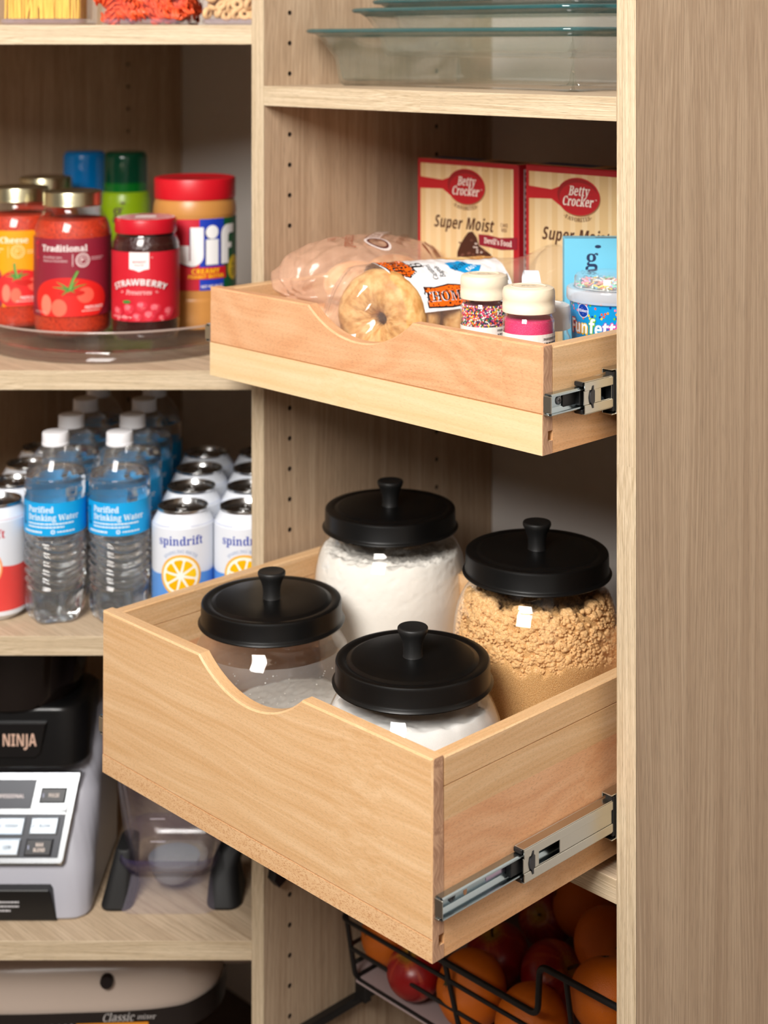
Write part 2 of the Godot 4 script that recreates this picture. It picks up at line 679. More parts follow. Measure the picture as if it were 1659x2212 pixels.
# ---------------------------------------------------------------- the view and the light
func set_up_view() -> void:
	var cam := Camera3D.new()
	cam.name = "camera"
	add_child(cam)
	cam.position = Vector3(1.2516, EYE, 1.0367)
	cam.rotation.y = PI / 4
	var lens := CameraAttributesPhysical.new()
	lens.frustum_focal_length = 50.0
	lens.frustum_focus_distance = 1.29
	lens.exposure_aperture = 5.0
	lens.frustum_near = 0.05
	lens.frustum_far = 40.0
	cam.attributes = lens
	cam.keep_aspect = Camera3D.KEEP_HEIGHT
	var f := 3372.29
	cam.set_frustum(0.05 * 2212.0 / f, Vector2(0.05 * (829.5 - 886.11) / f, 0.05 * (90.36 - 1106.0) / f), 0.05, 40.0)
	cam.current = true

	var we := WorldEnvironment.new()
	we.name = "environment"
	var e := Environment.new()
	e.background_mode = Environment.BG_COLOR
	e.background_color = Color(0.05, 0.05, 0.05)
	e.tonemap_mode = Environment.TONE_MAPPER_LINEAR
	e.tonemap_exposure = 1.0
	e.sdfgi_enabled = true
	e.ssao_enabled = true
	e.ssil_enabled = true
	we.environment = e
	add_child(we)


func light_panel(called: String, label: String, at: Vector3, aim: Vector3, size: Vector2, energy: float, color: Color, glow: float) -> void:
	var t := thing(called, label, "lamp", at)
	t.look_at_from_position(at, aim, Vector3.UP)
	var body := MB.new()
	body.extrude(PackedVector2Array([Vector2(-size.x * 0.5 - 0.02, -size.y * 0.5 - 0.02), Vector2(size.x * 0.5 + 0.02, -size.y * 0.5 - 0.02), Vector2(size.x * 0.5 + 0.02, size.y * 0.5 + 0.02), Vector2(-size.x * 0.5 - 0.02, size.y * 0.5 + 0.02)]), 0.05, 0.008, 0.01, 0.004)
	obj("housing", body, mat(rgb(40, 40, 42), 0.6), t)
	var face := MB.new()
	face.box(Vector3(-size.x * 0.5, -size.y * 0.5, 0.0), Vector3(size.x * 0.5, size.y * 0.5, 0.0078), 0.002)
	var fm := mat(Color.WHITE, 0.7)
	fm.emission_enabled = true
	fm.emission = color
	fm.emission_energy_multiplier = glow
	obj("diffuser", face, fm, t)
	var l := AreaLight3D.new()
	l.name = "panel_light"
	l.area_size = size
	l.light_color = color
	l.light_energy = energy
	l.light_size = 0.3
	l.area_range = 12.0
	l.shadow_enabled = true
	t.add_child(l)
	l.position = Vector3(0, 0, -0.004)


func light_room() -> void:
	light_panel("softbox_lamp", "large tall softbox lamp facing the cabinet front", Vector3(0.86, EYE + 0.90, 1.56), Vector3(0.05, EYE - 0.35, 0.0), Vector2(0.75, 1.08), 7.9, Color(1.0, 0.985, 0.965), 1.0)
	light_panel("fill_lamp", "flat fill lamp added at the ceiling over the middle of the room", Vector3(1.0, 2.6, 1.6), Vector3(1.0, 0.0, 1.601), Vector2(0.9, 0.9), 0.4, Color(1.0, 0.9, 0.8), 0.8)  # added lamp out of view, gives a weak warm fill


# ---------------------------------------------------------------- the room and the cabinet
func struct(called: String, lo: Vector3, hi: Vector3, m: Material) -> void:
	var mb := MB.new()
	mb.box(lo, hi, 0.0)
	tag(obj(called, mb, m), "", "", "", "structure")


func build_room() -> void:
	struct("floor", Vector3(-0.8, -0.1, -0.5), Vector3(1.95, 0.0, 3.0), M.floor)
	struct("ceiling", Vector3(-0.8, 2.62, -0.5), Vector3(1.95, 2.72, 3.0), M.ceiling)
	struct("wall_back", Vector3(-0.8, 0.0, -0.5), Vector3(1.95, 2.62, -0.3534), M.wall)
	struct("wall_left", Vector3(-0.8, 0.0, -0.3534), Vector3(-0.6346, 2.62, 3.0), M.room)
	struct("bounce_wall_right", Vector3(1.75, 0.0, -0.3534), Vector3(1.95, 2.62, 3.0), M.bounce_wall)  # unseen wall set close and pale to bounce light onto the end panel
	struct("wall_front", Vector3(-0.6346, 0.0, 2.8), Vector3(1.75, 2.62, 3.0), M.room)


# an upright board with two rows of peg holes drilled into its right face
func upright(called: String, label: String, x0: float, x1: float, z0: float, z1: float, rows: Array, y_hole: float, face_m: Material) -> Node3D:
	var y0 := 0.0
	var y1 := 2.1
	var t := thing(called, label, "cabinet panel", Vector3((x0 + x1) * 0.5, 0, (z0 + z1) * 0.5), 0, "")
	var o := -t.position
	var mb := MB.new()
	var e := 0.0008
	mb.quad(Vector3(x0, y0, z0) + o, Vector3(x0, y1, z0) + o, Vector3(x0, y1, z1 - e) + o, Vector3(x0, y0, z1 - e) + o, Vector3.LEFT, 1)
	mb.quad(Vector3(x0, y0, z0) + o, Vector3(x1, y0, z0) + o, Vector3(x1, y1, z0) + o, Vector3(x0, y1, z0) + o, Vector3.FORWARD, 1)
	mb.quad(Vector3(x0, y1, z0) + o, Vector3(x1, y1, z0) + o, Vector3(x1, y1, z1 - e) + o, Vector3(x0, y1, z1 - e) + o, Vector3.UP, 0)
	mb.quad(Vector3(x0, y0, z0) + o, Vector3(x1, y0, z0) + o, Vector3(x1, y0, z1 - e) + o, Vector3(x0, y0, z1 - e) + o, Vector3.DOWN, 0)
	var cuts := [z0]
	for r in rows:
		cuts += [r - 0.008, r + 0.008]
	cuts.append(z1 - e)
	cuts.sort()
	var first := int(ceil((y0 + 0.016 - y_hole) / 0.032))
	var last := int(floor((y1 - 0.016 - y_hole) / 0.032))
	var ya := y_hole + first * 0.032 - 0.016
	var yb := y_hole + last * 0.032 + 0.016
	for k in cuts.size() - 1:
		var a: float = cuts[k]
		var b: float = cuts[k + 1]
		var drilled := false
		for r in rows:
			drilled = drilled or absf((a + b) * 0.5 - r) < 0.001
		var plain := [[y0, y1]] if not drilled else [[y0, ya], [yb, y1]]
		for s in plain:
			mb.quad(Vector3(x1, s[0], a) + o, Vector3(x1, s[1], a) + o, Vector3(x1, s[1], b) + o, Vector3(x1, s[0], b) + o, Vector3.RIGHT, 1)
	var holes := MB.new()
	for r in rows:
		for k in range(first, last + 1):
			var c := Vector3(x1, y_hole + k * 0.032, r)
			var pts := []
			for q in 12:
				var a := TAU * q / 12.0 + 0.1309 * 2
				pts.append(Vector3(0, sin(a), cos(a)))
			for q in 12:
				var d0: Vector3 = pts[q]
				var d1: Vector3 = pts[(q + 1) % 12]
				var out := func(d: Vector3) -> Vector3:
					var g := minf(0.008 / maxf(absf(d.z), 1e-6), 0.016 / maxf(absf(d.y), 1e-6))
					return Vector3(0, d.y * g, d.z * g)
				var e0: Vector3 = out.call(d0)
				var e1: Vector3 = out.call(d1)
				mb.flat(c + d0 * 0.0026 + o, c + e0 + o, c + e1 + o, Vector3.RIGHT, 1)
				mb.flat(c + d0 * 0.0026 + o, c + e1 + o, c + d1 * 0.0026 + o, Vector3.RIGHT, 1)
				if absf(e0.y) < absf(e0.z) * 1.99 and absf(e1.z) < absf(e1.y) * 0.501 or absf(e1.y) < absf(e1.z) * 1.99 and absf(e0.z) < absf(e0.y) * 0.501:
					mb.flat(c + e0 + o, c + Vector3(0, 0.016 * signf(e0.y + e1.y), 0.008 * signf(e0.z + e1.z)) + o, c + e1 + o, Vector3.RIGHT, 1)
				var i0 := d0 * 0.0026
				var i1 := d1 * 0.0026
				var deep := Vector3(-0.011, 0, 0)
				holes.tri(c + i0 + o, c + i1 + o, c + i1 + deep + o, -d0, -d1, -d1)
				holes.tri(c + i0 + o, c + i1 + deep + o, c + i0 + deep + o, -d0, -d1, -d0)
				holes.tri(c + deep + o, c + i0 + deep + o, c + i1 + deep + o, Vector3.RIGHT, Vector3.RIGHT, Vector3.RIGHT)
	obj("board", mb, face_m, t)
	var edge := MB.new()
	edge.box(Vector3(x0, y0, z1 - e) + o, Vector3(x1, y1, z1) + o, 0.0003, 1)
	obj("edge_banding", edge, M.edging, t)
	if rows.size():
		tag(obj("peg_holes", holes, M.hole, t), "", "", "", "stuff")
	return t


func corner_shelf(label: String, top: float) -> void:
	var t := thing("corner_shelf", label, "shelf", Vector3(-0.3, EYE + top - 0.0203, 0.0), 0, "wide shelves of the corner bay")
	var d := 0.0008 * S
	var p := PackedVector2Array([Vector2(-0.0201, -0.353), Vector2(-0.0201, -d * 2), Vector2(-0.6135, 0.5934 - d * 2), Vector2(-0.6135, -0.353)])
	for k in p.size():
		p[k].x += 0.3
	var mb := MB.new()
	mb.extrude(p, 0.0, 0.0203, 0.0, 0.0, 0, 0, 2, 1)
	obj("board", mb, M.shelf_face, t)
	var eb := MB.new()
	eb.box(Vector3(-0.6, 0, 0), Vector3(0.239, 0.0203, 0.0008), 0.0003, 0)
	var o := obj("edge_banding", eb, M.edging, t)
	o.rotation.y = PI / 4
	o.position = Vector3(0.11, 0, -0.1701 + 0.3)
	o.position = Vector3(-0.0201 + 0.3, 0, -d * 2) - Vector3(S, 0, -S) * 0.239


func flat_shelf(label: String, top: float) -> void:
	var t := thing("flat_shelf", label, "shelf", Vector3(0.2285, EYE + top - 0.0203, -0.17), 0, "shelves between the two uprights")
	var mb := MB.new()
	mb.box(Vector3(-0.2282, 0, -0.18), Vector3(0.2282, 0.0203, 0.1692), 0.0003, 0)
	obj("board", mb, M.shelf_face, t)
	var eb := MB.new()
	eb.box(Vector3(-0.2282, 0, 0.1692), Vector3(0.2282, 0.0203, 0.17), 0.0003, 0)
	obj("edge_banding", eb, M.edging, t)


func build_cabinet() -> void:
	upright("partition_upright", "tall oak-look upright panel between the corner bay and the drawers", -0.0198, 0.0, -0.353, 0.0, [-0.0356, -0.258], EYE - 0.0975, M.laminate)
	upright("end_upright", "tall oak-look end panel closing the right side of the drawer bay", 0.4569, 0.4767, -0.353, 0.0, [], EYE, M.laminate)
	upright("corner_upright", "dark shaded oak-look panel at the back left of the corner bay", -0.634, -0.614, -0.353, 0.62, [-0.258], EYE - 0.0975 + 0.0015, M.laminate)
	corner_shelf("wide shelf holding clear boxes of pasta and cereal", 0.0176)
	corner_shelf("wide shelf under the clear turntable of jars", -0.3437)
	corner_shelf("wide shelf under the water bottles and cans", -0.6215)
	corner_shelf("wide shelf under the silver blender and its pitcher", -0.9402)
	flat_shelf("oak-look shelf carrying the stacked glass baking dishes", -0.0458)
	flat_shelf("oak-look shelf half hidden below the open jar drawer", -0.6955)


# ---------------------------------------------------------------- drawers and their slides
func scoop(half: float, depth: float) -> PackedVector2Array:   # from right to left
	var r := (half * half + depth * depth) / (2.0 * depth)
	var a := asin(half / r)
	var out := PackedVector2Array()
	for k in 29:
		var t := a - 2.0 * a * k / 28.0
		out.append(Vector2(sin(t) * r, -cos(t) * r + (r - depth)))
	return out


func drawer(label: String, zf: float, top: float, h: float, joint: float, mats: Array, side_cuts: Array, side_mats: Array) -> void:
	var t := thing("drawer", label, "drawer", Vector3(0.2285, EYE + top - h, zf), 0, "pulled-out wooden drawers")
	var hw := 0.2155
	var th := 0.0124
	var depth := 0.325
	var sc := scoop(0.068, 0.026)
	var upper := func(from: float) -> PackedVector2Array:
		var p := PackedVector2Array([Vector2(-hw, from), Vector2(hw, from), Vector2(hw, h)])
		for q in sc:
			p.append(q + Vector2(0, h))
		p.append(Vector2(-hw, h))
		return p
	var up := MB.new()
	up.off = Vector2(zf * 3.1, top * 1.7)
	up.extrude(upper.call(joint), -0.0066, 0.0, 0.0, 0.0014, 0)
	up.extrude(upper.call(maxf(joint, 0.0187)), -th, -0.0066, 0.001, 0.0, 0)
	obj("front_plank", up, mats[0], t)
	var lp := MB.new()
	lp.extrude(PackedVector2Array([Vector2(-hw, 0), Vector2(hw, 0), Vector2(hw, joint), Vector2(-hw, joint)]), -0.0066, 0.0, 0.0, 0.0, 0)
	lp.box(Vector3(-hw, 0, -th), Vector3(hw, 0.0105, -0.0066), 0.0003, 0)
	if joint > 0.0187:
		lp.box(Vector3(-hw, 0.0187, -th), Vector3(hw, joint, -0.0066), 0.0003, 0)
	obj("front_plank", lp, mats[1], t)
	for s in [-1.0, 1.0]:   # sawn ends of the front board
		var eg := MB.new()
		eg.extrude(PackedVector2Array([Vector2(0.0001, -0.0002), Vector2(h - 0.0012, -0.0014), Vector2(h - 0.0002, -0.0028), Vector2(h - 0.0002, -th + 0.001), Vector2(0.0187, -th + 0.0002), Vector2(0.0187, -0.0066), Vector2(0.0105, -0.0066), Vector2(0.0105, -th + 0.0002), Vector2(0.0001, -th + 0.0002)]), s * hw, s * (hw + 0.0003), 0.0, 0.0, 1, 1, 2, 0)
		obj("end_grain", eg, M.end_grain, t)
	for s in [-1.0, 1.0]:
		for k in side_cuts.size() - 1:
			var b := MB.new()
			b.off = Vector2(0.07 * k + s * 0.11, 0.033 * k)
			var y0: float = side_cuts[k] * (h - 0.002)
			var y1: float = side_cuts[k + 1] * (h - 0.002) - 0.00002
			b.box(Vector3(minf(s * hw, s * (hw - 0.0126)), y0, -depth), Vector3(maxf(s * hw, s * (hw - 0.0126)), y1, -th - 0.0002), 0.001 if k == side_cuts.size() - 2 else 0.0, 2)
			obj("side_plank", b, side_mats[k], t)
	var bk := MB.new()
	bk.box(Vector3(-hw + 0.0128, 0.0, -depth), Vector3(hw - 0.0128, h - 0.002, -depth + 0.0125), 0.0008, 0)
	obj("back_board", bk, M.beech, t)
	var bt := MB.new()
	bt.box(Vector3(-hw + 0.0128, 0.0112, -depth + 0.0127), Vector3(hw - 0.0128, 0.018, -th - 0.0003), 0.0, 0)
	obj("bottom_panel", bt, M.maple, t)


# a ball-bearing slide; local x points away from the drawer side, y up, z out of the cabinet; origin on the drawer side at the front end
func slide(label: String, at: Vector3, flip: float, z_mid: float, z_out: float, window: Vector2, has_strip: bool) -> void:
	var t := thing("drawer_slide", label, "drawer slide", at, 0, "metal drawer slides")
	var f := func(mb: MB) -> MB:
		if flip < 0.0:
			for k in mb.v.size():
				mb.v[k].x = -mb.v[k].x
				mb.n[k].x = -mb.n[k].x
			for k in range(0, mb.v.size(), 3):
				var a := mb.v[k]
				mb.v[k] = mb.v[k + 1]
				mb.v[k + 1] = a
				var b := mb.n[k]
				mb.n[k] = mb.n[k + 1]
				mb.n[k + 1] = b
		return mb
	# C profile of the inner rail, in (x, y)
	var hi := 0.0088
	var inner := PackedVector2Array([Vector2(0.0, -hi + 0.002), Vector2(0.0015, -hi), Vector2(0.0075, -hi), Vector2(0.0085, -hi + 0.001), Vector2(0.0085, -hi + 0.0022), Vector2(0.0077, -hi + 0.0022), Vector2(0.0073, -hi + 0.001), Vector2(0.0034, -hi + 0.001), Vector2(0.0026, -hi + 0.0032), Vector2(0.0012, -hi + 0.005), Vector2(0.0012, hi - 0.004), Vector2(0.0026, hi - 0.0028), Vector2(0.0034, hi - 0.001), Vector2(0.0073, hi - 0.001), Vector2(0.0077, hi - 0.0022), Vector2(0.0085, hi - 0.0022), Vector2(0.0085, hi - 0.001), Vector2(0.0075, hi), Vector2(0.0015, hi), Vector2(0.0, hi - 0.002)])
	var a := MB.new()
	a.extrude(inner, -0.30, -0.0012, 0.0, 0.0)
	obj("inner_rail", f.call(a), M.zinc_blue, t)
	var cap := MB.new()
	cap.box(Vector3(0.0002, -hi + 0.0025, -0.0013), Vector3(0.0088, hi - 0.0015, 0.0), 0.0005)
	cap.box(Vector3(0.0002, -hi, -0.005), Vector3(0.005, -hi + 0.0012, 0.0), 0.0004)
	obj("end_stop", f.call(cap), M.zinc, t)
	var sc := MB.new()
	sc.lathe([Vector2(0.0037, 0), Vector2(0.0037, 0.0006), Vector2(0.003, 0.0012), Vector2(0.0, 0.0013)], 16)
	sc.xform(Transform3D(Basis(Vector3.FORWARD, PI / 2), Vector3(0.0012, 0.0008, -0.018)))
	obj("screw", f.call(sc), M.screw, t)
	var cr := MB.new()
	cr.box(Vector3(0.0024, -0.0010, -0.0184), Vector3(0.0027, 0.0026, -0.0176), 0.0)
	cr.box(Vector3(0.0024, 0.0004, -0.0198), Vector3(0.0027, 0.0012, -0.0162), 0.0)
	obj("screw_slot", f.call(cr), M.black_plastic, t)
	var sl := MB.new()
	var pill := PackedVector2Array()
	for k in 16:
		var g := TAU * k / 16.0
		pill.append(Vector2(cos(g) * 0.0019, sin(g) * 0.0019 + (0.0022 if sin(g) > 0 else -0.0022)))
	for k in pill.size():
		pill[k] += Vector2(-0.033, 0.0008)
	sl.extrude(pill, 0.0011, 0.0014, 0.0, 0.0, 0, 2, 1, 0)
	obj("slot", f.call(sl), M.beech_figured, t)
	if has_strip:  # thin mauve metal strip laid on the inner rail
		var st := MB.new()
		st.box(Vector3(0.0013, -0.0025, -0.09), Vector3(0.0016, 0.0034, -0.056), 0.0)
		obj("mauve_strip", f.call(st), mat(rgb(186, 168, 190), 0.2, 1.0), t)
	# bearing retainer, black
	var bb := MB.new()
	bb.box(Vector3(0.0014, -hi + 0.0024, z_mid - 0.02), Vector3(0.0068, hi - 0.0024, z_mid + (0.0012 if not has_strip else 0.011)), 0.0006)
	if not has_strip:
		bb.box(Vector3(0.0014, -hi + 0.0024, z_mid), Vector3(0.0024, hi - 0.0024, z_mid + 0.0175), 0.0004)
	for s in [-1.0, 1.0]:
		bb.box(Vector3(0.001, s * 0.0112 - 0.0019, z_mid - 0.01), Vector3(0.0095, s * 0.0112 + 0.0019, z_mid + 0.0016), 0.0006)
	obj("bearing_retainer", f.call(bb), M.black_plastic, t)
	# middle rail: three bands, the centre one set back
	var hm := 0.0135
	var z1 := z_out - 0.0035
	var mid := MB.new()
	var band := func(y0: float, y1: float, x: float, za: float, zb: float) -> void:
		mid.box(Vector3(x - 0.0009, y0, za), Vector3(x, y1, zb), 0.0003)
	band.call(hm - 0.0078, hm - 0.0008, 0.0112, z1, z_mid)
	band.call(-hm + 0.0008, -hm + 0.0078, 0.0112, z1, z_mid)
	band.call(-0.0058, 0.0058, 0.0104, window.x, z_mid + 0.0002)
	band.call(-0.0058, 0.0058, 0.0104, z1, window.y)
	band.call(-0.0058, -0.0052, 0.0104, window.y, window.x)
	band.call(0.0052, 0.0058, 0.0104, window.y, window.x)
	for s in [-1.0, 1.0]:
		mid.box(Vector3(0.0018, s * (hm - 0.0004) - 0.0004, z1), Vector3(0.0108, s * (hm - 0.0004) + 0.0004, z_mid), 0.0003)
		mid.box(Vector3(0.0012, s * (hm - 0.0014) - 0.0014, z1), Vector3(0.002, s * (hm - 0.0014) + 0.0014, z_mid), 0.0003)
	obj("middle_rail", f.call(mid), M.zinc, t)
	# the dark trip lever set in the middle rail
	var lever := MB.new()
	var lp := PackedVector2Array([Vector2(-0.001, 0.0093), Vector2(0.0012, 0.0093), Vector2(0.0012, 0.006), Vector2(0.0026, 0.0048), Vector2(0.0026, -0.0044), Vector2(0.0010, -0.0058), Vector2(0.0012, -0.0093), Vector2(-0.0012, -0.0093), Vector2(-0.0016, -0.006), Vector2(-0.0036, -0.0036), Vector2(-0.0042, 0.0), Vector2(-0.0034, 0.0034), Vector2(-0.0014, 0.0058)])
	for k in lp.size():
		lp[k] = Vector2(z_mid - 0.0105 - lp[k].x * 1.0, lp[k].y)
	lever.extrude(lp, 0.0106, 0.0114, 0.0, 0.0002, 0, 2, 1, 0)
	obj("trip_lever", f.call(lever), mat(rgb(44, 44, 48), 0.5), t)
	# outer rail on the cabinet side
	var ho := 0.019
	var out := MB.new()
	out.box(Vector3(0.0118, -ho, -0.5), Vector3(0.0127, ho, z_out), 0.0002)
	for s in [-1.0, 1.0]:
		out.box(Vector3(0.002, s * (ho - 0.0005) - 0.0005, -0.5), Vector3(0.0125, s * (ho - 0.0005) + 0.0005, z_out + 0.006), 0.0003)
		out.box(Vector3(0.002, s * (ho - 0.0022) - 0.002, -0.5), Vector3(0.0028, s * (ho - 0.0022) + 0.002, z_out + 0.006), 0.0003)
	obj("outer_rail", f.call(out), M.zinc, t)
	var blk := MB.new()
	blk.box(Vector3(0.003, -ho + 0.0022, z_out - 0.0032), Vector3(0.0116, ho - 0.0022, z_out + 0.003), 0.0008)
	obj("damper_block", f.call(blk), M.black_plastic, t)


func build_drawers() -> void:
	drawer("shallow beech drawer with pale lower strip, packed with baking goods", 0.0798, -0.2436, 0.0875, 0.0325, [M.beech_figured, M.maple], [0.0, 0.5, 1.0], [M.beech_warm, M.beech])
	drawer("deep beech drawer holding the black-lidded glass jars", 0.206, -0.5328, 0.1515, 0.0165, [M.beech, M.beech_fleck], [0.0, 0.27, 0.68, 0.85, 1.0], [M.beech_warm, M.beech_figured, M.beech, M.beech])
	slide("zinc slide on the right flank of the baking goods drawer", Vector3(0.4440, EYE - 0.2900, 0.0798 - 0.0005), 1.0, -0.0397, -0.0795, Vector2(-0.0620, -0.076), false)
	slide("zinc slide on the right flank of the jar drawer", Vector3(0.4440, EYE - 0.6425, 0.206 - 0.0015), 1.0, -0.0898, -0.2045, Vector2(-0.1085, -0.134), true)
	slide("hidden zinc slide on the left flank of the baking goods drawer", Vector3(0.0130, EYE - 0.2900, 0.0798 - 0.0005), -1.0, -0.0397, -0.0795, Vector2(-0.0620, -0.076), false)
	slide("hidden zinc slide on the left flank of the jar drawer", Vector3(0.0130, EYE - 0.6425, 0.206 - 0.0015), -1.0, -0.0898, -0.2045, Vector2(-0.1085, -0.134), true)


# ---------------------------------------------------------------- the black-lidded jars in the deep drawer
const TALL := [Vector2(0.0, 0.004), Vector2(0.052, 0.0032), Vector2(0.057, 0.0005), Vector2(0.063, 0.002), Vector2(0.067, 0.008), Vector2(0.0705, 0.022), Vector2(0.0735, 0.045), Vector2(0.0762, 0.075), Vector2(0.0785, 0.102), Vector2(0.0783, 0.116), Vector2(0.0768, 0.130), Vector2(0.0735, 0.143), Vector2(0.069, 0.1525), Vector2(0.0645, 0.159), Vector2(0.0622, 0.164), Vector2(0.0618, 0.172)]
const LOW := [Vector2(0.0, 0.004), Vector2(0.050, 0.0032), Vector2(0.055, 0.0005), Vector2(0.061, 0.002), Vector2(0.066, 0.007), Vector2(0.0715, 0.020), Vector2(0.0758, 0.036), Vector2(0.0782, 0.053), Vector2(0.0783, 0.066), Vector2(0.0765, 0.079), Vector2(0.0730, 0.090), Vector2(0.0690, 0.0985), Vector2(0.0645, 0.105), Vector2(0.0622, 0.110), Vector2(0.0618, 0.118)]


func smooth_profile(p: Array, n := 4) -> Array:
	var out := []
	for k in p.size() - 1:
		var a: Vector2 = p[maxi(k - 1, 0)]
		var d: Vector2 = p[mini(k + 2, p.size() - 1)]
		for q in n:
			out.append((p[k] as Vector2).cubic_interpolate(p[k + 1], a, d, float(q) / n))
	out.append(p[p.size() - 1])
	return out


func radius_at(prof: Array, y: float) -> float:
	for k in range(2, prof.size() - 1):
		if y <= prof[k + 1].y and y >= prof[k].y:
			return lerpf(prof[k].x, prof[k + 1].x, (y - prof[k].y) / maxf(1e-6, prof[k + 1].y - prof[k].y))
	return prof[prof.size() - 1].x


func glass_jar(label: String, at: Vector3, prof: Array, h: float) -> Node3D:
	var t := thing("glass_jar", label, "jar", at, PI / 4, "black-lidded glass jars in the deep drawer")
	var sp := smooth_profile(prof)
	var g := MB.new()
	g.lathe(sp, 72, 1, 1, Vector3.ZERO, 0.5)
	obj("glass_body", g, M.glass, t)
	var rim := MB.new()
	rim.lathe([Vector2(0.0618, h + 0.001), Vector2(0.0612, h + 0.004), Vector2(0.0595, h + 0.004), Vector2(0.0588, h - 0.004)], 64, 1, 1, Vector3.ZERO, 0.5)
	obj("glass_rim", rim, M.glass, t)
	var lid := MB.new()
	lid.lathe([Vector2(0.0640, 0.0012), Vector2(0.0676, 0.0), Vector2(0.0694, 0.0002), Vector2(0.0697, 0.0011), Vector2(0.0690, 0.0021), Vector2(0.0676, 0.0032), Vector2(0.0669, 0.0048), Vector2(0.0667, 0.0180), Vector2(0.0663, 0.0195), Vector2(0.0654, 0.0203), Vector2(0.0640, 0.0206), Vector2(0.0606, 0.0206), Vector2(0.0586, 0.0200), Vector2(0.0572, 0.0197), Vector2(0.0556, 0.0201), Vector2(0.0540, 0.0209), Vector2(0.0525, 0.0212), Vector2(0.030, 0.0215), Vector2(0.0, 0.0216)], 96, 1, 1, Vector3(0, h, 0), 0.9)
	lid.lathe([Vector2(0.0, 0.0195), Vector2(0.063, 0.0190), Vector2(0.0640, 0.0012)], 64, 1, 1, Vector3(0, h, 0), 0.6, null, true)
	var l := obj("lid", lid, M.black_lid, t)
	var k := MB.new()
	k.lathe([Vector2(0.0, 0.0214), Vector2(0.0088, 0.0214), Vector2(0.0084, 0.0225), Vector2(0.0082, 0.028), Vector2(0.0088, 0.033), Vector2(0.0102, 0.0375), Vector2(0.0120, 0.0412), Vector2(0.0130, 0.0432), Vector2(0.0133, 0.0446), Vector2(0.0132, 0.0462), Vector2(0.0126, 0.0470), Vector2(0.0112, 0.0472), Vector2(0.0102, 0.0468), Vector2(0.0, 0.0466)], 40, 1, 1, Vector3(0, h, 0), 0.7)
	obj("knob", k, bumpy(mat(rgb(24, 24, 24), 0.5), 5, 0.2, 0.01), l)
	return t


# what fills a jar: the glass profile drawn in a little, topped by top(angle, share of radius)
func filling(called: String, label: String, cat: String, at: Vector3, prof: Array, level: float, top: Callable, lump: Callable, m: Material, nu := 120, nv := 90) -> void:
	var sp := smooth_profile(prof)
	var f := func(u: float, v: float) -> Vector3:
		var a := u * TAU
		if v < 0.6:
			var y := lerpf(0.0062, level, v / 0.6)
			var r := radius_at(sp, y) - 0.0016
			if v == 0.0:
				r = 0.0
			var cut: float = lump.call(a, y)
			var yy: float = y + (top.call(a, 1.0) as float) * smoothstep(level * 0.55, level, y)
			r = minf(r, radius_at(sp, yy) - 0.0016) if v > 0.0 else 0.0
			r = maxf(0.0, r - cut)
			return Vector3(sin(a) * r, yy, cos(a) * r)
		var s := 1.0 - (v - 0.6) / 0.4
		var r := (radius_at(sp, level + (top.call(a, 1.0) as float)) - 0.0016 - (lump.call(a, level) as float)) * s
		return Vector3(sin(a) * r, level + (top.call(a, s) as float) - 0.0005, cos(a) * r)
	var mb := MB.new()
	mb.grid(nu, nv, f, true, false, null, 0.0, Vector2(6, 3))
	var o := obj(called, mb, m)
	o.position = at
	o.rotation.y = PI / 4
	tag(o, label, cat, "", "stuff")


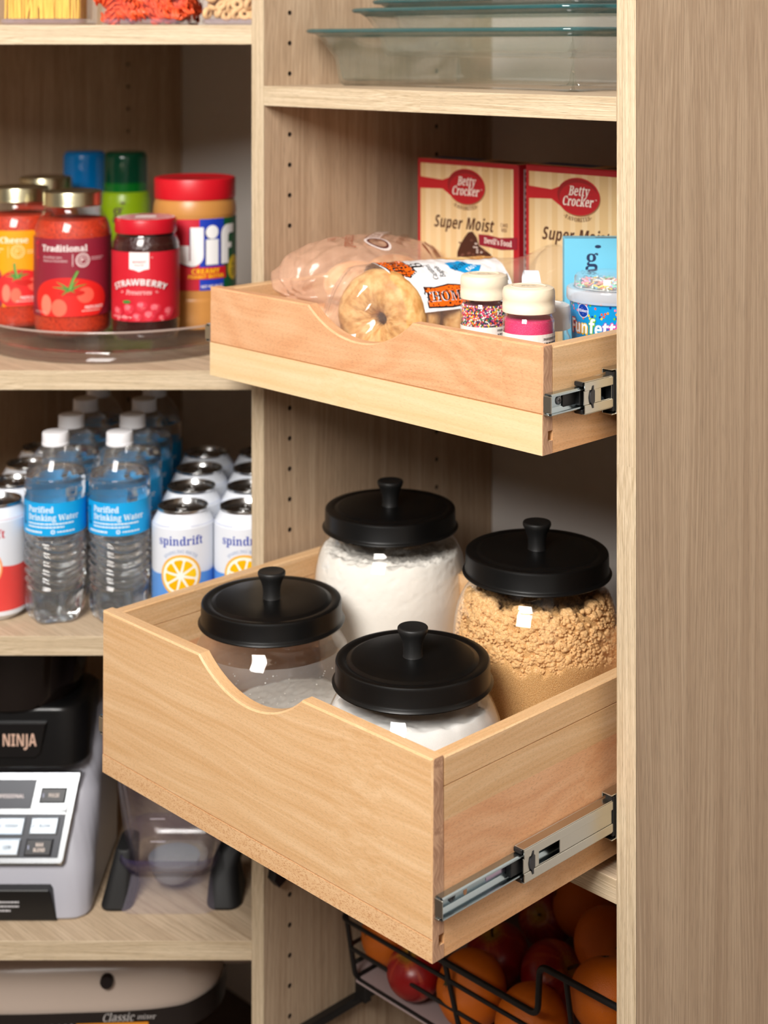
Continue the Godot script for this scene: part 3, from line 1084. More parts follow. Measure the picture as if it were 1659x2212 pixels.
func build_jars() -> void:
	var fl := EYE - 0.5328 - 0.1515 + 0.0182
	var p1 := Vector3(0.1085, fl, 0.0800)
	var p2 := Vector3(0.1065, fl, -0.0795)
	var p3 := Vector3(0.3060, fl, -0.0760)
	var p4 := Vector3(0.3030, fl, 0.0850)
	glass_jar("nearly empty black-lidded glass jar at the drawer's scooped front", p1, LOW, 0.116)
	glass_jar("tall black-lidded glass jar full of white flour, standing at the back", p2, TALL, 0.170)
	glass_jar("tall black-lidded glass jar of lumpy brown sugar", p3, TALL, 0.172)
	glass_jar("short black-lidded glass jar of white sugar in the drawer's front corner", p4, LOW, 0.116)
	var n := noise(71, 3)
	var zero := func(_a: float, _y: float) -> float: return 0.0
	var flour := bumpy(mat(rgb(234, 229, 220), 0.95), 3, 0.05, 0.015)
	var sugar := bumpy(mat(rgb(232, 230, 226), 0.8), 4, 0.25, 0.05, 512)
	# flour: clumps pressed to the glass near the neck
	filling("flour", "white flour filling the tall jar at the back", "flour", p2, TALL, 0.146,
		func(a: float, s: float) -> float: return 0.004 * n.get_noise_2d(cos(a) * s * 4.0, sin(a) * s * 4.0) + 0.0022 * n.get_noise_2d(cos(a) * s * 22.0, sin(a) * s * 22.0) + 0.004 * s,
		func(a: float, y: float) -> float: return maxf(0.0, n.get_noise_2d(a * 7.0, y * 260.0) - 0.25) * 0.004 * smoothstep(0.09, 0.14, y), flour)
	filling("sugar", "white granulated sugar in the short front corner jar", "sugar", p4, LOW, 0.101,
		func(a: float, s: float) -> float: return 0.002 * n.get_noise_2d(cos(a) * s * 3.0, sin(a) * s * 3.0),
		zero, sugar)
	filling("powdered_sugar", "small heap of powdered sugar left in the nearly empty jar", "sugar", p1, LOW, 0.022,
		func(a: float, s: float) -> float: return (0.014 * sin(a - 0.2) + 0.004) * s + 0.0022 * n.get_noise_2d(cos(a) * s * 9.0, sin(a) * s * 9.0) - 0.006 * (1.0 - s),
		zero, flour)
	var brown := mat(Color.WHITE, 0.85)
	brown.albedo_texture = speckle_tex(9, 512, [rgb(180, 128, 70), rgb(204, 154, 92), rgb(216, 170, 110), rgb(230, 190, 136)], 0.16)
	bumpy(brown, 6, 0.16, 0.06, 512)
	var crumb := noise(83, 4)
	filling("brown_sugar", "damp brown sugar, packed below and crumbled into lumps above", "brown sugar", p3, TALL, 0.150,
		func(a: float, s: float) -> float: return 0.007 * crumb.get_noise_2d(cos(a) * s * 5.0, sin(a) * s * 5.0) + 0.003 * crumb.get_noise_2d(cos(a) * s * 24.0, sin(a) * s * 24.0),
		func(a: float, y: float) -> float:
			var line := 0.109 + 0.010 * crumb.get_noise_2d(a * 1.1, 3.0) + 0.008 * crumb.get_noise_2d(a * 6.0, 9.0)
			var up := smoothstep(line - 0.002, line + 0.006, y)
			return up * (0.0026 + 0.0016 * crumb.get_noise_3d(cos(a) * 6.0, y * 90.0, sin(a) * 6.0)), brown, 180, 120)
	# crumbs of the brown sugar, pressed against the glass
	var tall := smooth_profile(TALL)
	var crumb_mat := mat(Color.WHITE, 0.85)
	crumb_mat.albedo_texture = speckle_tex(19, 128, [rgb(206, 156, 96), rgb(222, 176, 118), rgb(236, 196, 144)], 0.1)
	for kind in 3:
		var lump := MB.new()
		lump.grid(14, 9, func(u: float, v: float) -> Vector3:
			var b := v * PI
			var d := Vector3(sin(u * TAU) * sin(b), cos(b), cos(u * TAU) * sin(b))
			return d * (1.0 + 0.42 * crumb.get_noise_3d(d.x * 1.3 + kind * 7.0, d.y * 1.3, d.z * 1.3)), true)
		var mc := MultiMesh.new()
		mc.transform_format = MultiMesh.TRANSFORM_3D
		mc.mesh = lump.mesh()
		mc.instance_count = 700
		for k in 700:
			var a := rng.randf() * TAU
			var line := 0.109 + 0.010 * crumb.get_noise_2d(a * 1.1, 3.0) + 0.008 * crumb.get_noise_2d(a * 6.0, 9.0)
			var y := lerpf(line - 0.002, 0.155, pow(rng.randf(), 1.15))
			var size := 0.0009 + 0.0072 * pow(rng.randf(), 3.0)
			var r := radius_at(tall, y) - 0.0014 - size * 1.12
			mc.set_instance_transform(k, Transform3D(Basis.from_euler(Vector3(rng.randf() * 6.0, rng.randf() * 6.0, rng.randf() * 6.0)).scaled(Vector3(size, size, size) * Vector3(1, 0.85, 1)), Vector3(sin(a) * r, minf(y, 0.1545), cos(a) * r)))
		var cr := MultiMeshInstance3D.new()
		cr.name = numbered("brown_sugar_crumbs")
		cr.multimesh = mc
		cr.material_override = crumb_mat
		add_child(cr)
		cr.position = p3
		cr.rotation.y = PI / 4
		tag(cr, "brown sugar crumbs pressed against the glass above the packed layer", "brown sugar", "brown sugar crumbs", "stuff")
	# the same jar is dusted with powder on the inside
	var film := MB.new()
	var inner := []
	for q in smooth_profile(LOW):
		if q.y > 0.02 and q.y < 0.098 and q.x > 0.06:
			inner.append(q - Vector2(0.0006, 0))
	film.lathe(inner, 64)
	var fo := obj("sugar_dust", film, sheet(rgb(214, 214, 212), 0.15, 0.25, 0.1))
	fo.position = p1
	tag(fo, "haze of powdered sugar dust inside the nearly empty jar", "sugar", "", "stuff")
	# specks of powdered sugar stuck inside the nearly empty jar
	var sp := smooth_profile(LOW)
	var speck := MB.new()
	speck.grid(5, 4, func(u: float, v: float) -> Vector3: return Vector3(sin(u * TAU) * sin(v * PI), cos(v * PI), cos(u * TAU) * sin(v * PI)), true)
	var mm := MultiMesh.new()
	mm.transform_format = MultiMesh.TRANSFORM_3D
	mm.mesh = speck.mesh()
	mm.instance_count = 420
	for k in 420:
		var a := rng.randfn(0.25, 0.75) if k < 300 else rng.randf() * TAU
		var y := 0.03 + 0.062 * pow(rng.randf(), 1.6)
		var r := radius_at(sp, y) - 0.0007
		var s := 0.0002 + 0.0007 * pow(rng.randf(), 3.0)
		mm.set_instance_transform(k, Transform3D(Basis(Vector3.UP, rng.randf() * 6.0).scaled(Vector3(s, s * 0.8, s)), Vector3(sin(a) * r, y, cos(a) * r)))
	var o := MultiMeshInstance3D.new()
	o.name = "sugar_specks"
	o.multimesh = mm
	o.material_override = flour
	add_child(o)
	o.position = p1
	o.rotation.y = PI / 4
	tag(o, "specks of powdered sugar stuck to the nearly empty jar's glass", "sugar", "", "stuff")


# ---------------------------------------------------------------- jars and cans on the turntable shelf
func shell(prof: Array, m: Material, parent: Node3D, called: String, seg := 56, crease := 0.6) -> MeshInstance3D:
	var mb := MB.new()
	mb.lathe(prof, seg, 4, 20, Vector3.ZERO, crease)
	return obj(called, mb, m, parent)


func label_on(parent: Node3D, r: float, bg: PR, fg: PR, called := "label") -> MeshInstance3D:
	var l := obj(called, bg.lay(on_cylinder(r), 5.0), M.print, parent)
	fg.layer += 1.0
	obj("print", fg.lay(on_cylinder(r + 0.0002), 4.0), M.print, l)
	return l


func blob(at: Vector2, rx: float, ry: float, wob := 0.0, k := 5.0, seg := 40, floor_y := -1e9) -> PackedVector2Array:
	var p := PackedVector2Array()
	for q in seg:
		var t := TAU * q / seg
		var r := 1.0 + wob * sin(t * k + 0.6)
		p.append(Vector2(at.x + cos(t) * rx * r, maxf(floor_y, at.y + sin(t) * ry * r)))
	return p


func tomato_print(p: PR, c: Vector2, rx: float, ry: float, floor_y: float, stem: Array, red: Color) -> void:
	p.poly(blob(c, rx, ry, 0.03, 3.0, 48, floor_y), red)
	p.poly(blob(c + Vector2(-rx * 0.62, -ry * 0.15), rx * 0.16, ry * 0.42), rgb(250, 130, 105))
	p.poly(blob(c + Vector2(-rx * 0.25, -ry * 0.25), rx * 0.2, ry * 0.35), rgb(245, 110, 85))
	p.poly(blob(c + Vector2(rx * 0.42, ry * 0.25), rx * 0.22, ry * 0.32), rgb(242, 100, 80))
	p.poly(blob(c + Vector2(rx * 0.05, ry * 0.35), rx * 0.35, ry * 0.14), rgb(205, 30, 28))
	var b: Vector2 = stem[0]
	for d in [Vector2(-19, 3), Vector2(-14, 9), Vector2(-8, -6), Vector2(10, 11), Vector2(19, 6), Vector2(6, -3)]:
		p.stroke(PackedVector2Array([b, b + d * 0.5 * rx / 44.0 + Vector2(0, 1.0), b + d * rx / 44.0]), 3.4, rgb(84, 140, 56), 0.5)
	p.stroke(PackedVector2Array([b, b.lerp(stem[1], 0.5) + Vector2(-0.8, 0.6), stem[1]]), 3.6, rgb(70, 128, 50), 3.0)
	p.stroke(PackedVector2Array([b + Vector2(0.6, 0), b.lerp(stem[1], 0.5) + Vector2(-0.2, 0.6), stem[1] + Vector2(0.5, 0)]), 1.2, rgb(140, 190, 90), 1.0)


func seal(p: PR, c: Vector2, r: float, ink: Color, bg: Color) -> void:
	p.ring(c, r * 0.86, r, ink)
	p.ring(c, r * 0.5, r * 0.58, ink)
	for k in 14:
		var a := TAU * k / 14.0
		p.disc(c + Vector2(cos(a), sin(a)) * r * 0.72, r * 0.08, r * 0.08, ink, 0.0, 8)
	p.disc(c, r * 0.48, r * 0.48, bg)
	p.text("P", c + Vector2(-r * 0.12, 0), r * 0.8, ink, {bold = true})
	p.disc(c + Vector2(r * 0.2, r * 0.1), r * 0.09, r * 0.09, ink, 0.0, 8)


func fine_lines(p: PR, x0: float, x1: float, y: float, n: int, gap: float, h: float, ink: Color, sd := 1) -> void:   # print too small to read
	for k in n:
		var x := x0
		var e := lerpf(x0, x1, 1.0 if k < n - 1 else 0.8)
		var q := 0
		while x < e:
			var w := 1.2 + 2.6 * hsh(q + k * 7.0, sd)
			p.rect(x, y - k * gap - h * 0.5, minf(x + w, e), y - k * gap + h * 0.5, ink, 0.0)
			x += w + 0.55
			q += 1


func sauce_jar(label: String, at: Vector3, yaw: float, bg: PR, fg: PR) -> Node3D:
	var t := thing("sauce_jar", label, "jar", at, yaw, "pasta sauce jars")
	shell(smooth_profile([Vector2(0.0, 0.0015), Vector2(0.034, 0.001), Vector2(0.0385, 0.0006), Vector2(0.0415, 0.003), Vector2(0.0433, 0.008), Vector2(0.0435, 0.014), Vector2(0.0435, 0.108), Vector2(0.0430, 0.116), Vector2(0.0412, 0.124), Vector2(0.0375, 0.132), Vector2(0.0338, 0.138), Vector2(0.0318, 0.143), Vector2(0.0314, 0.150)], 3), M.glass, t, "glass_body")
	shell([Vector2(0.0, 0.004), Vector2(0.038, 0.0035), Vector2(0.0415, 0.007), Vector2(0.0426, 0.012), Vector2(0.0426, 0.108), Vector2(0.0421, 0.116), Vector2(0.0403, 0.124), Vector2(0.0375, 0.1305), Vector2(0.0, 0.1312)], M.sauce, t, "sauce")
	shell([Vector2(0.0312, 0.1462), Vector2(0.0332, 0.1458), Vector2(0.0335, 0.1470), Vector2(0.0331, 0.1485), Vector2(0.0331, 0.1600), Vector2(0.0325, 0.1617), Vector2(0.0312, 0.1622), Vector2(0.030, 0.1617), Vector2(0.028, 0.1612), Vector2(0.0, 0.1612)], M.brass, t, "lid", 72, 0.9)
	var l := label_on(t, 0.0437, bg, fg)
	tag(l, "printed paper label", "")
	return t


func build_turntable() -> void:
	M.sauce = mat(Color.WHITE, 0.6)
	M.sauce.albedo_texture = speckle_tex(17, 256, [rgb(150, 36, 12), rgb(196, 48, 14), rgb(202, 54, 16), rgb(208, 64, 22)], 0.06)
	M.brass = mat(rgb(206, 198, 164), 0.3, 1.0)
	var base := EYE - 0.3437
	# turntable: clear plate, foot ring tinted with dark reflections, rim edge a painted highlight
	var c := at_view(-0.3347, 0, 1.822)
	c.y = base
	var t := thing("turntable", "clear plastic turntable carrying sauce jars, preserves and peanut butter", "turntable", c)
	var acrylic := sheet(rgb(120, 100, 92), 0.06, 0.05)
	var ring_m := sheet(rgb(74, 60, 56), 0.26, 0.06)
	shell([Vector2(0.150, 0.013), Vector2(0.156, 0.012), Vector2(0.1575, 0.007), Vector2(0.1585, 0.002), Vector2(0.1575, 0.0), Vector2(0.1555, 0.0), Vector2(0.1545, 0.007), Vector2(0.150, 0.0095)], ring_m, t, "foot_ring", 96)
	shell([Vector2(0.0, 0.0098), Vector2(0.150, 0.0098), Vector2(0.1585, 0.0135), Vector2(0.1620, 0.0185), Vector2(0.1648, 0.0335), Vector2(0.1642, 0.0346), Vector2(0.1630, 0.0342), Vector2(0.1600, 0.0195), Vector2(0.1570, 0.0150), Vector2(0.150, 0.0117), Vector2(0.0, 0.0117)], acrylic, t, "plate", 96, 0.7)
	shell([Vector2(0.1628, 0.0338), Vector2(0.1640, 0.0328), Vector2(0.1652, 0.0334), Vector2(0.1654, 0.0346), Vector2(0.1646, 0.0354), Vector2(0.1634, 0.0352), Vector2(0.1628, 0.0338)], sheet(rgb(206, 186, 176), 0.5, 0.08), t, "rim_highlight", 96, 0.2)
	var pl := base + 0.0118
	var yaw := PI / 4
	# pasta sauce
	var bg := printer().rect(-95, 24.9, 95, 112, rgb(140, 32, 52))
	var fg := printer()
	fg.text("Traditional", Vector2(-1.2, 101.2), 9.6, rgb(250, 244, 240), {serif = true, bold = true, sx = 0.98})
	fg.text("No Artificial Colors,", Vector2(-26.3, 91.2), 3.4, rgb(235, 215, 215), {align = 1, sx = 0.82})
	fg.text("Flavors or Preservatives", Vector2(-26.3, 87.3), 3.4, rgb(235, 215, 215), {align = 1, sx = 0.82})
	fg.rect(8.8, 81.4, 9.5, 95, rgb(235, 215, 215))
	seal(fg, Vector2(20.3, 88), 7.9, rgb(238, 222, 220), rgb(140, 32, 52))
	fine_lines(fg, 30, 47, 90.5, 2, 2.2, 1.0, rgb(214, 170, 176), 3)
	fg.text("good", Vector2(-36.6, 98), 8.0, rgb(214, 30, 60), {serif = true, bold = true, turn = -PI / 2})
	fg.disc(Vector2(-35.5, 107.5), 1.0, 2.4, rgb(214, 30, 60))
	fg.text("gather", Vector2(-36.6, 82), 4.2, rgb(214, 30, 60), {serif = true, turn = -PI / 2})
	tomato_print(fg, Vector2(5, 42), 44, 27.5, 25.2, [Vector2(5.4, 55.0), Vector2(14.5, 76)], rgb(226, 38, 30))
	fg.text("PASTA SAUCE", Vector2(33.5, 35), 4.6, rgb(250, 240, 236), {bold = true, sx = 0.78, skew = 0.12})
	fine_lines(fg, 19, 46, 31.2, 1, 2, 1.2, rgb(240, 190, 180), 5)
	fg.text("NET WT 24 OZ", Vector2(-31, 29.6), 3.0, rgb(230, 200, 196), {sx = 0.95})
	var jar := sauce_jar("pasta sauce jar with a maroon label reading Traditional", at_view(-0.3855, 0, 1.784) + Vector3(0, pl - EYE, 0), yaw, bg, fg)
	bg = printer().rect(-95, 27.8, 95, 115, rgb(252, 160, 8))
	bg.poly(PackedVector2Array([Vector2(-40, 28), Vector2(-9, 28), Vector2(-10, 66), Vector2(-15.7, 74), Vector2(-40, 74)]), rgb(150, 42, 60))
	fg = printer()
	fg.text("Four Cheese", Vector2(20.5, 104), 9.4, rgb(252, 240, 214), {serif = true, bold = true, align = 2})
	fg.rect(-2.6, 84, -2.0, 97, rgb(252, 220, 150))
	fine_lines(fg, -26, -8, 94, 2, 3.4, 1.4, rgb(252, 220, 150), 9)
	seal(fg, Vector2(8.6, 91), 7.8, rgb(252, 214, 140), rgb(252, 160, 8))
	fine_lines(fg, 19, 34, 92, 2, 2.6, 1.0, rgb(252, 214, 140), 6)
	tomato_print(fg, Vector2(14, 47), 30, 24, 28.2, [Vector2(8, 61), Vector2(4.6, 78)], rgb(226, 40, 40))
	fg.text("PASTA SAUCE", Vector2(23, 38), 4.6, rgb(250, 240, 236), {bold = true, sx = 0.78, skew = 0.12})
	fine_lines(fg, 7, 34, 34, 1, 2, 1.2, rgb(240, 190, 180), 5)
	sauce_jar("pasta sauce jar with an orange label reading Four Cheese", at_view(-0.459, 0, 1.835) + Vector3(0, pl - EYE, 0), yaw, bg, fg)
	var third := dup(jar, at_view(-0.467, 0, 2.0) + Vector3(0, base - EYE, 0), yaw, "shadowed pasta sauce jar behind the other two, mostly its lid showing")
	third.scale.y = 1.055
	# preserves
	var p := thing("preserves_jar", "small dark strawberry preserves jar with a red and white gingham lid", "jar", at_view(-0.2974, 0, 1.756) + Vector3(0, pl - EYE, 0), yaw)
	shell(smooth_profile([Vector2(0.0, 0.001), Vector2(0.032, 0.0005), Vector2(0.0358, 0.003), Vector2(0.0373, 0.008), Vector2(0.0375, 0.016), Vector2(0.0375, 0.100), Vector2(0.0368, 0.107), Vector2(0.0350, 0.113), Vector2(0.0330, 0.117), Vector2(0.0325, 0.124)], 3), M.glass, p, "glass_body")
	shell([Vector2(0.0, 0.003), Vector2(0.033, 0.0028), Vector2(0.0362, 0.007), Vector2(0.0364, 0.10), Vector2(0.0356, 0.107), Vector2(0.0318, 0.116), Vector2(0.0, 0.1165)], bumpy(mat(rgb(52, 12, 10), 0.3), 8, 0.03, 0.08), p, "preserves")
	var lid := shell([Vector2(0.0325, 0.1192), Vector2(0.0343, 0.1190), Vector2(0.0346, 0.1205), Vector2(0.0345, 0.1325), Vector2(0.0338, 0.1345), Vector2(0.0325, 0.1352), Vector2(0.0, 0.1352)], mat(rgb(196, 20, 38), 0.35), p, "lid", 64, 0.7)
	var gi := printer()
	for i in range(-13, 14):
		for j in range(-13, 14):
			if (i + j) % 2 == 0 or i % 2 == 0 and j % 2 == 0:
				var q := Vector2(i, j) * 2.4
				if q.length() < 31.0 and q.length() > 14.0:
					gi.rect(q.x - 1.2, q.y - 1.2, q.x + 1.2, q.y + 1.2, rgb(206, 40, 56) if i % 2 == 0 and j % 2 == 0 else rgb(230, 130, 138), 0.0)
	var gb := printer().disc(Vector2.ZERO, 32.2, 32.2, rgb(244, 236, 234))
	var flat_top := func(y: float) -> Callable:
		return func(q: Vector2, lift: float) -> Vector3: return Vector3(q.x * 0.001, y + lift, -q.y * 0.001)
	gi.ring(Vector2.ZERO, 13.4, 14.4, rgb(196, 30, 46))
	obj("gingham_print", gb.lay(flat_top.call(0.1352), 8.0).add(gi.lay(flat_top.call(0.13525), 8.0)), M.print, lid)
	bg = printer().rect(-84, 23.6, 84, 100.2, rgb(204, 22, 44))
	fg = printer()
	var white := rgb(246, 240, 238)
	fg.poly(PackedVector2Array([Vector2(-12.4, 81.6), Vector2(-6, 80.6), Vector2(-1.2, 78.6), Vector2(4, 80.6), Vector2(10, 81.6), Vector2(10, 100), Vector2(-12.4, 100)]), white)
	fg.text("MARKET", Vector2(-1.1, 89.4), 3.9, rgb(190, 60, 70), {bold = true, sx = 1.05})
	fg.text("PANTRY", Vector2(-1.1, 85.6), 2.6, rgb(190, 60, 70), {bold = true, sx = 1.2})
	fg.text("TM", Vector2(12.8, 94.2), 1.8, white)
	fg.text("STRAWBERRY", Vector2(-1.2, 66.6), 9.6, rgb(120, 10, 24), {bold = true, sx = 1.12, arc = 78.0, grow = 0.0})
	fg.text("STRAWBERRY", Vector2(-1.8, 67.2), 9.4, white, {bold = true, sx = 1.12, arc = 78.0})
	fg.text("Preserves", Vector2(-1.5, 55.8), 7.2, rgb(245, 190, 190), {serif = true, bold = true, skew = 0.28, sx = 0.82})
	for s in [-1.0, 1.0]:
		fg.stroke(PackedVector2Array([Vector2(-1.5 + s * 18.5, 56), Vector2(-1.5 + s * 20.5, 57.4), Vector2(-1.5 + s * 19.5, 55), Vector2(-1.5 + s * 22, 55.6)]), 0.7, rgb(245, 190, 190))
	var berries := [[1.9, 40.9, 6.2], [16.8, 38, 6.6], [-13.2, 37.6, 6.6], [10.4, 30.4, 6.8], [-3.3, 28.8, 5.4], [24.2, 26.6, 4.6], [-17.5, 27.6, 4.4], [-27.8, 33.5, 7.0], [33, 33, 7], [-26, 26, 3.4]]
	for b in berries:
		fg.poly(blob(Vector2(b[0], b[1]), b[2], b[2] * 0.92, 0.06, 3.0, 24, 23.8), rgb(214, 44, 64))
		fg.poly(blob(Vector2(b[0] - b[2] * 0.2, b[1] + b[2] * 0.25), b[2] * 0.55, b[2] * 0.45), rgb(236, 110, 122))
		for k in 7:
			fg.disc(Vector2(b[0] + b[2] * 0.7 * (hsh(k, b[0]) - 0.5) * 1.6, maxf(24.2, b[1] + b[2] * 0.7 * (hsh(k + 3, b[1]) - 0.5) * 1.6)), 0.5, 0.4, rgb(250, 170, 160), 0.0, 6)
	fg.poly(blob(Vector2(-15.2, 45.4), 4.6, 1.9, 0.1, 2.0, 16), rgb(60, 140, 60))
	fg.text("NET WT 18 OZ (1 LB 2 OZ)", Vector2(-22, 28.5), 2.4, white, {sx = 0.95})
	label_on(p, 0.0377, bg, fg)
	# peanut butter
	var j := thing("peanut_butter_jar", "large peanut butter jar with a ribbed red lid", "jar", at_view(-0.2537, 0, 1.84) + Vector3(0, pl - EYE, 0), yaw)
	shell(smooth_profile([Vector2(0.0, 0.001), Vector2(0.042, 0.0005), Vector2(0.0466, 0.004), Vector2(0.0483, 0.012), Vector2(0.0485, 0.020), Vector2(0.0485, 0.036), Vector2(0.0480, 0.043), Vector2(0.0480, 0.126), Vector2(0.0487, 0.131), Vector2(0.0485, 0.137), Vector2(0.0476, 0.143), Vector2(0.0462, 0.148), Vector2(0.0455, 0.152)], 3), M.peanut, j, "body", 72)
	var ribs := func(q: Vector3) -> Vector3:
		var a := atan2(q.x, q.z)
		var k := 1.0 + 0.006 * signf(sin(a * 70.0)) * smoothstep(0.150, 0.152, q.y) * smoothstep(0.1725, 0.171, q.y)
		return Vector3(q.x * k, q.y, q.z * k)
	var lm := MB.new()
	lm.lathe([Vector2(0.045, 0.1492), Vector2(0.0470, 0.1490), Vector2(0.0473, 0.1500), Vector2(0.0472, 0.1712), Vector2(0.0466, 0.1727), Vector2(0.0450, 0.1733), Vector2(0.041, 0.1733), Vector2(0.040, 0.1726), Vector2(0.0, 0.1726)], 280, 1, 1, Vector3.ZERO, 0.7, ribs)
	obj("lid", lm, mat(rgb(205, 18, 34), 0.4), j)
	bg = printer()
	bg.rect(-110, 46, 11.8, 128, rgb(200, 26, 48))
	bg.rect(11.8, 46, 42.8, 128, rgb(28, 60, 180), 0.0)
	bg.rect(42.8, 46, 110, 128, rgb(10, 92, 52), 0.0)
	fg = printer()
	for pass_ in 2:
		var o := Vector2(0.0, 0.0) if pass_ else Vector2(-1.3, -0.9)
		var ink := rgb(246, 246, 246) if pass_ else rgb(20, 26, 92)
		var hook := PackedVector2Array([Vector2(1.4, 118.6), Vector2(16.6, 118.6), Vector2(16.6, 85)])
		for k in 11:
			var a := -PI * 0.0 - PI * 0.62 * k / 10.0
			hook.append(Vector2(3.6 + cos(a) * 13.0, 86.5 + sin(a) * 12.6))
		hook.append_array(PackedVector2Array([Vector2(-11, 78), Vector2(-11, 97.8), Vector2(1.4, 97.8)]))
		for k in hook.size():
			hook[k] += o
		fg.poly(hook, ink)
		if pass_:
			fg.rect(0.0, 80.2, 1.6, 97.8, rgb(120, 16, 36))
		fg.disc(Vector2(27.0, 112.8) + o, 7.9, 7.9, ink)
		fg.rect(19.4 + o.x, 75.2 + o.y, 34.9 + o.x, 104.4 + o.y, ink)
		var ff := PackedVector2Array([Vector2(38.9, 75.2), Vector2(50.5, 75.2), Vector2(50.5, 92.6), Vector2(57, 92.6), Vector2(57, 99), Vector2(50.5, 99), Vector2(50.5, 107.5), Vector2(52.5, 110), Vector2(62, 110), Vector2(62, 120.4), Vector2(50, 120.4)])
		for k in 6:
			var a := PI / 2 + PI / 2 * k / 5.0
			ff.append(Vector2(49 + cos(a) * 10.1, 110 + sin(a) * 10.4))
		for k in ff.size():
			ff[k] += o
		fg.poly(ff, ink)
	fg.rect(-40, 58.8, 46, 72.6, rgb(206, 30, 40))
	fg.text("CREAMY", Vector2(19.4, 68.0), 7.6, rgb(252, 206, 20), {bold = true, sx = 1.12})
	fg.text("PEANUT BUTTER", Vector2(20.4, 61.8), 6.0, rgb(252, 206, 20), {bold = true, sx = 0.94})
	fg.disc(Vector2(62, 69), 12.5, 14.5, rgb(226, 196, 40))
	fg.text("0g", Vector2(61, 73), 5.0, rgb(60, 60, 20), {bold = true})
	fine_lines(fg, 55, 67, 67, 3, 3, 1.2, rgb(60, 70, 20), 2)
	fg.text("NET WT 40 OZ", Vector2(27, 50.4), 4.2, white, {bold = true})
	label_on(j, 0.0483, bg, fg)
	# spray cans behind
	var gr := thing("spray_can", "lime green spray can with a dark green cap and a plum letter g", "spray can", at_view(-0.3702, 0, 2.03) + Vector3(0, base - EYE, 0), yaw)
	shell(smooth_profile([Vector2(0.0, 0.001), Vector2(0.030, 0.0), Vector2(0.0325, 0.002), Vector2(0.0325, 0.1), Vector2(0.0325, 0.132), Vector2(0.0319, 0.140), Vector2(0.0302, 0.1478), Vector2(0.0285, 0.1502)], 3), mat(rgb(152, 188, 22), 0.3), gr, "body")
	shell([Vector2(0.0283, 0.1500), Vector2(0.0283, 0.1620)], mat(rgb(0, 110, 34), 0.25), gr, "collar")
	shell(smooth_profile([Vector2(0.0283, 0.1620), Vector2(0.0282, 0.180), Vector2(0.0280, 0.192), Vector2(0.0270, 0.1975), Vector2(0.0240, 0.2008), Vector2(0.018, 0.2018), Vector2(0.0, 0.2018)], 3), mat(rgb(2, 66, 44), 0.14), gr, "cap")
	fg = printer()
	fg.text("g", Vector2(-4, 126), 25, rgb(84, 34, 60), {serif = true, bold = true})
	fg.disc(Vector2(2.5, 137.2), 3.2, 1.4, rgb(84, 34, 60))
	obj("print", fg.lay(on_cylinder(0.0326), 3.0), M.print, gr)
	var bl := thing("spray_can", "spray can with a bright blue cap behind the maroon sauce jar", "spray can", at_view(-0.438, 0, 2.1) + Vector3(0, base - EYE, 0), yaw)
	shell([Vector2(0.0, 0.0), Vector2(0.0325, 0.001), Vector2(0.0325, 0.125), Vector2(0.0305, 0.133), Vector2(0.0285, 0.1345)], mat(rgb(226, 228, 232), 0.3), bl, "body")
	shell(smooth_profile([Vector2(0.0283, 0.1345), Vector2(0.0282, 0.160), Vector2(0.0280, 0.187), Vector2(0.0268, 0.1935), Vector2(0.0236, 0.1966), Vector2(0.018, 0.1975), Vector2(0.0, 0.1975)], 3), mat(rgb(0, 122, 200), 0.16), bl, "cap")


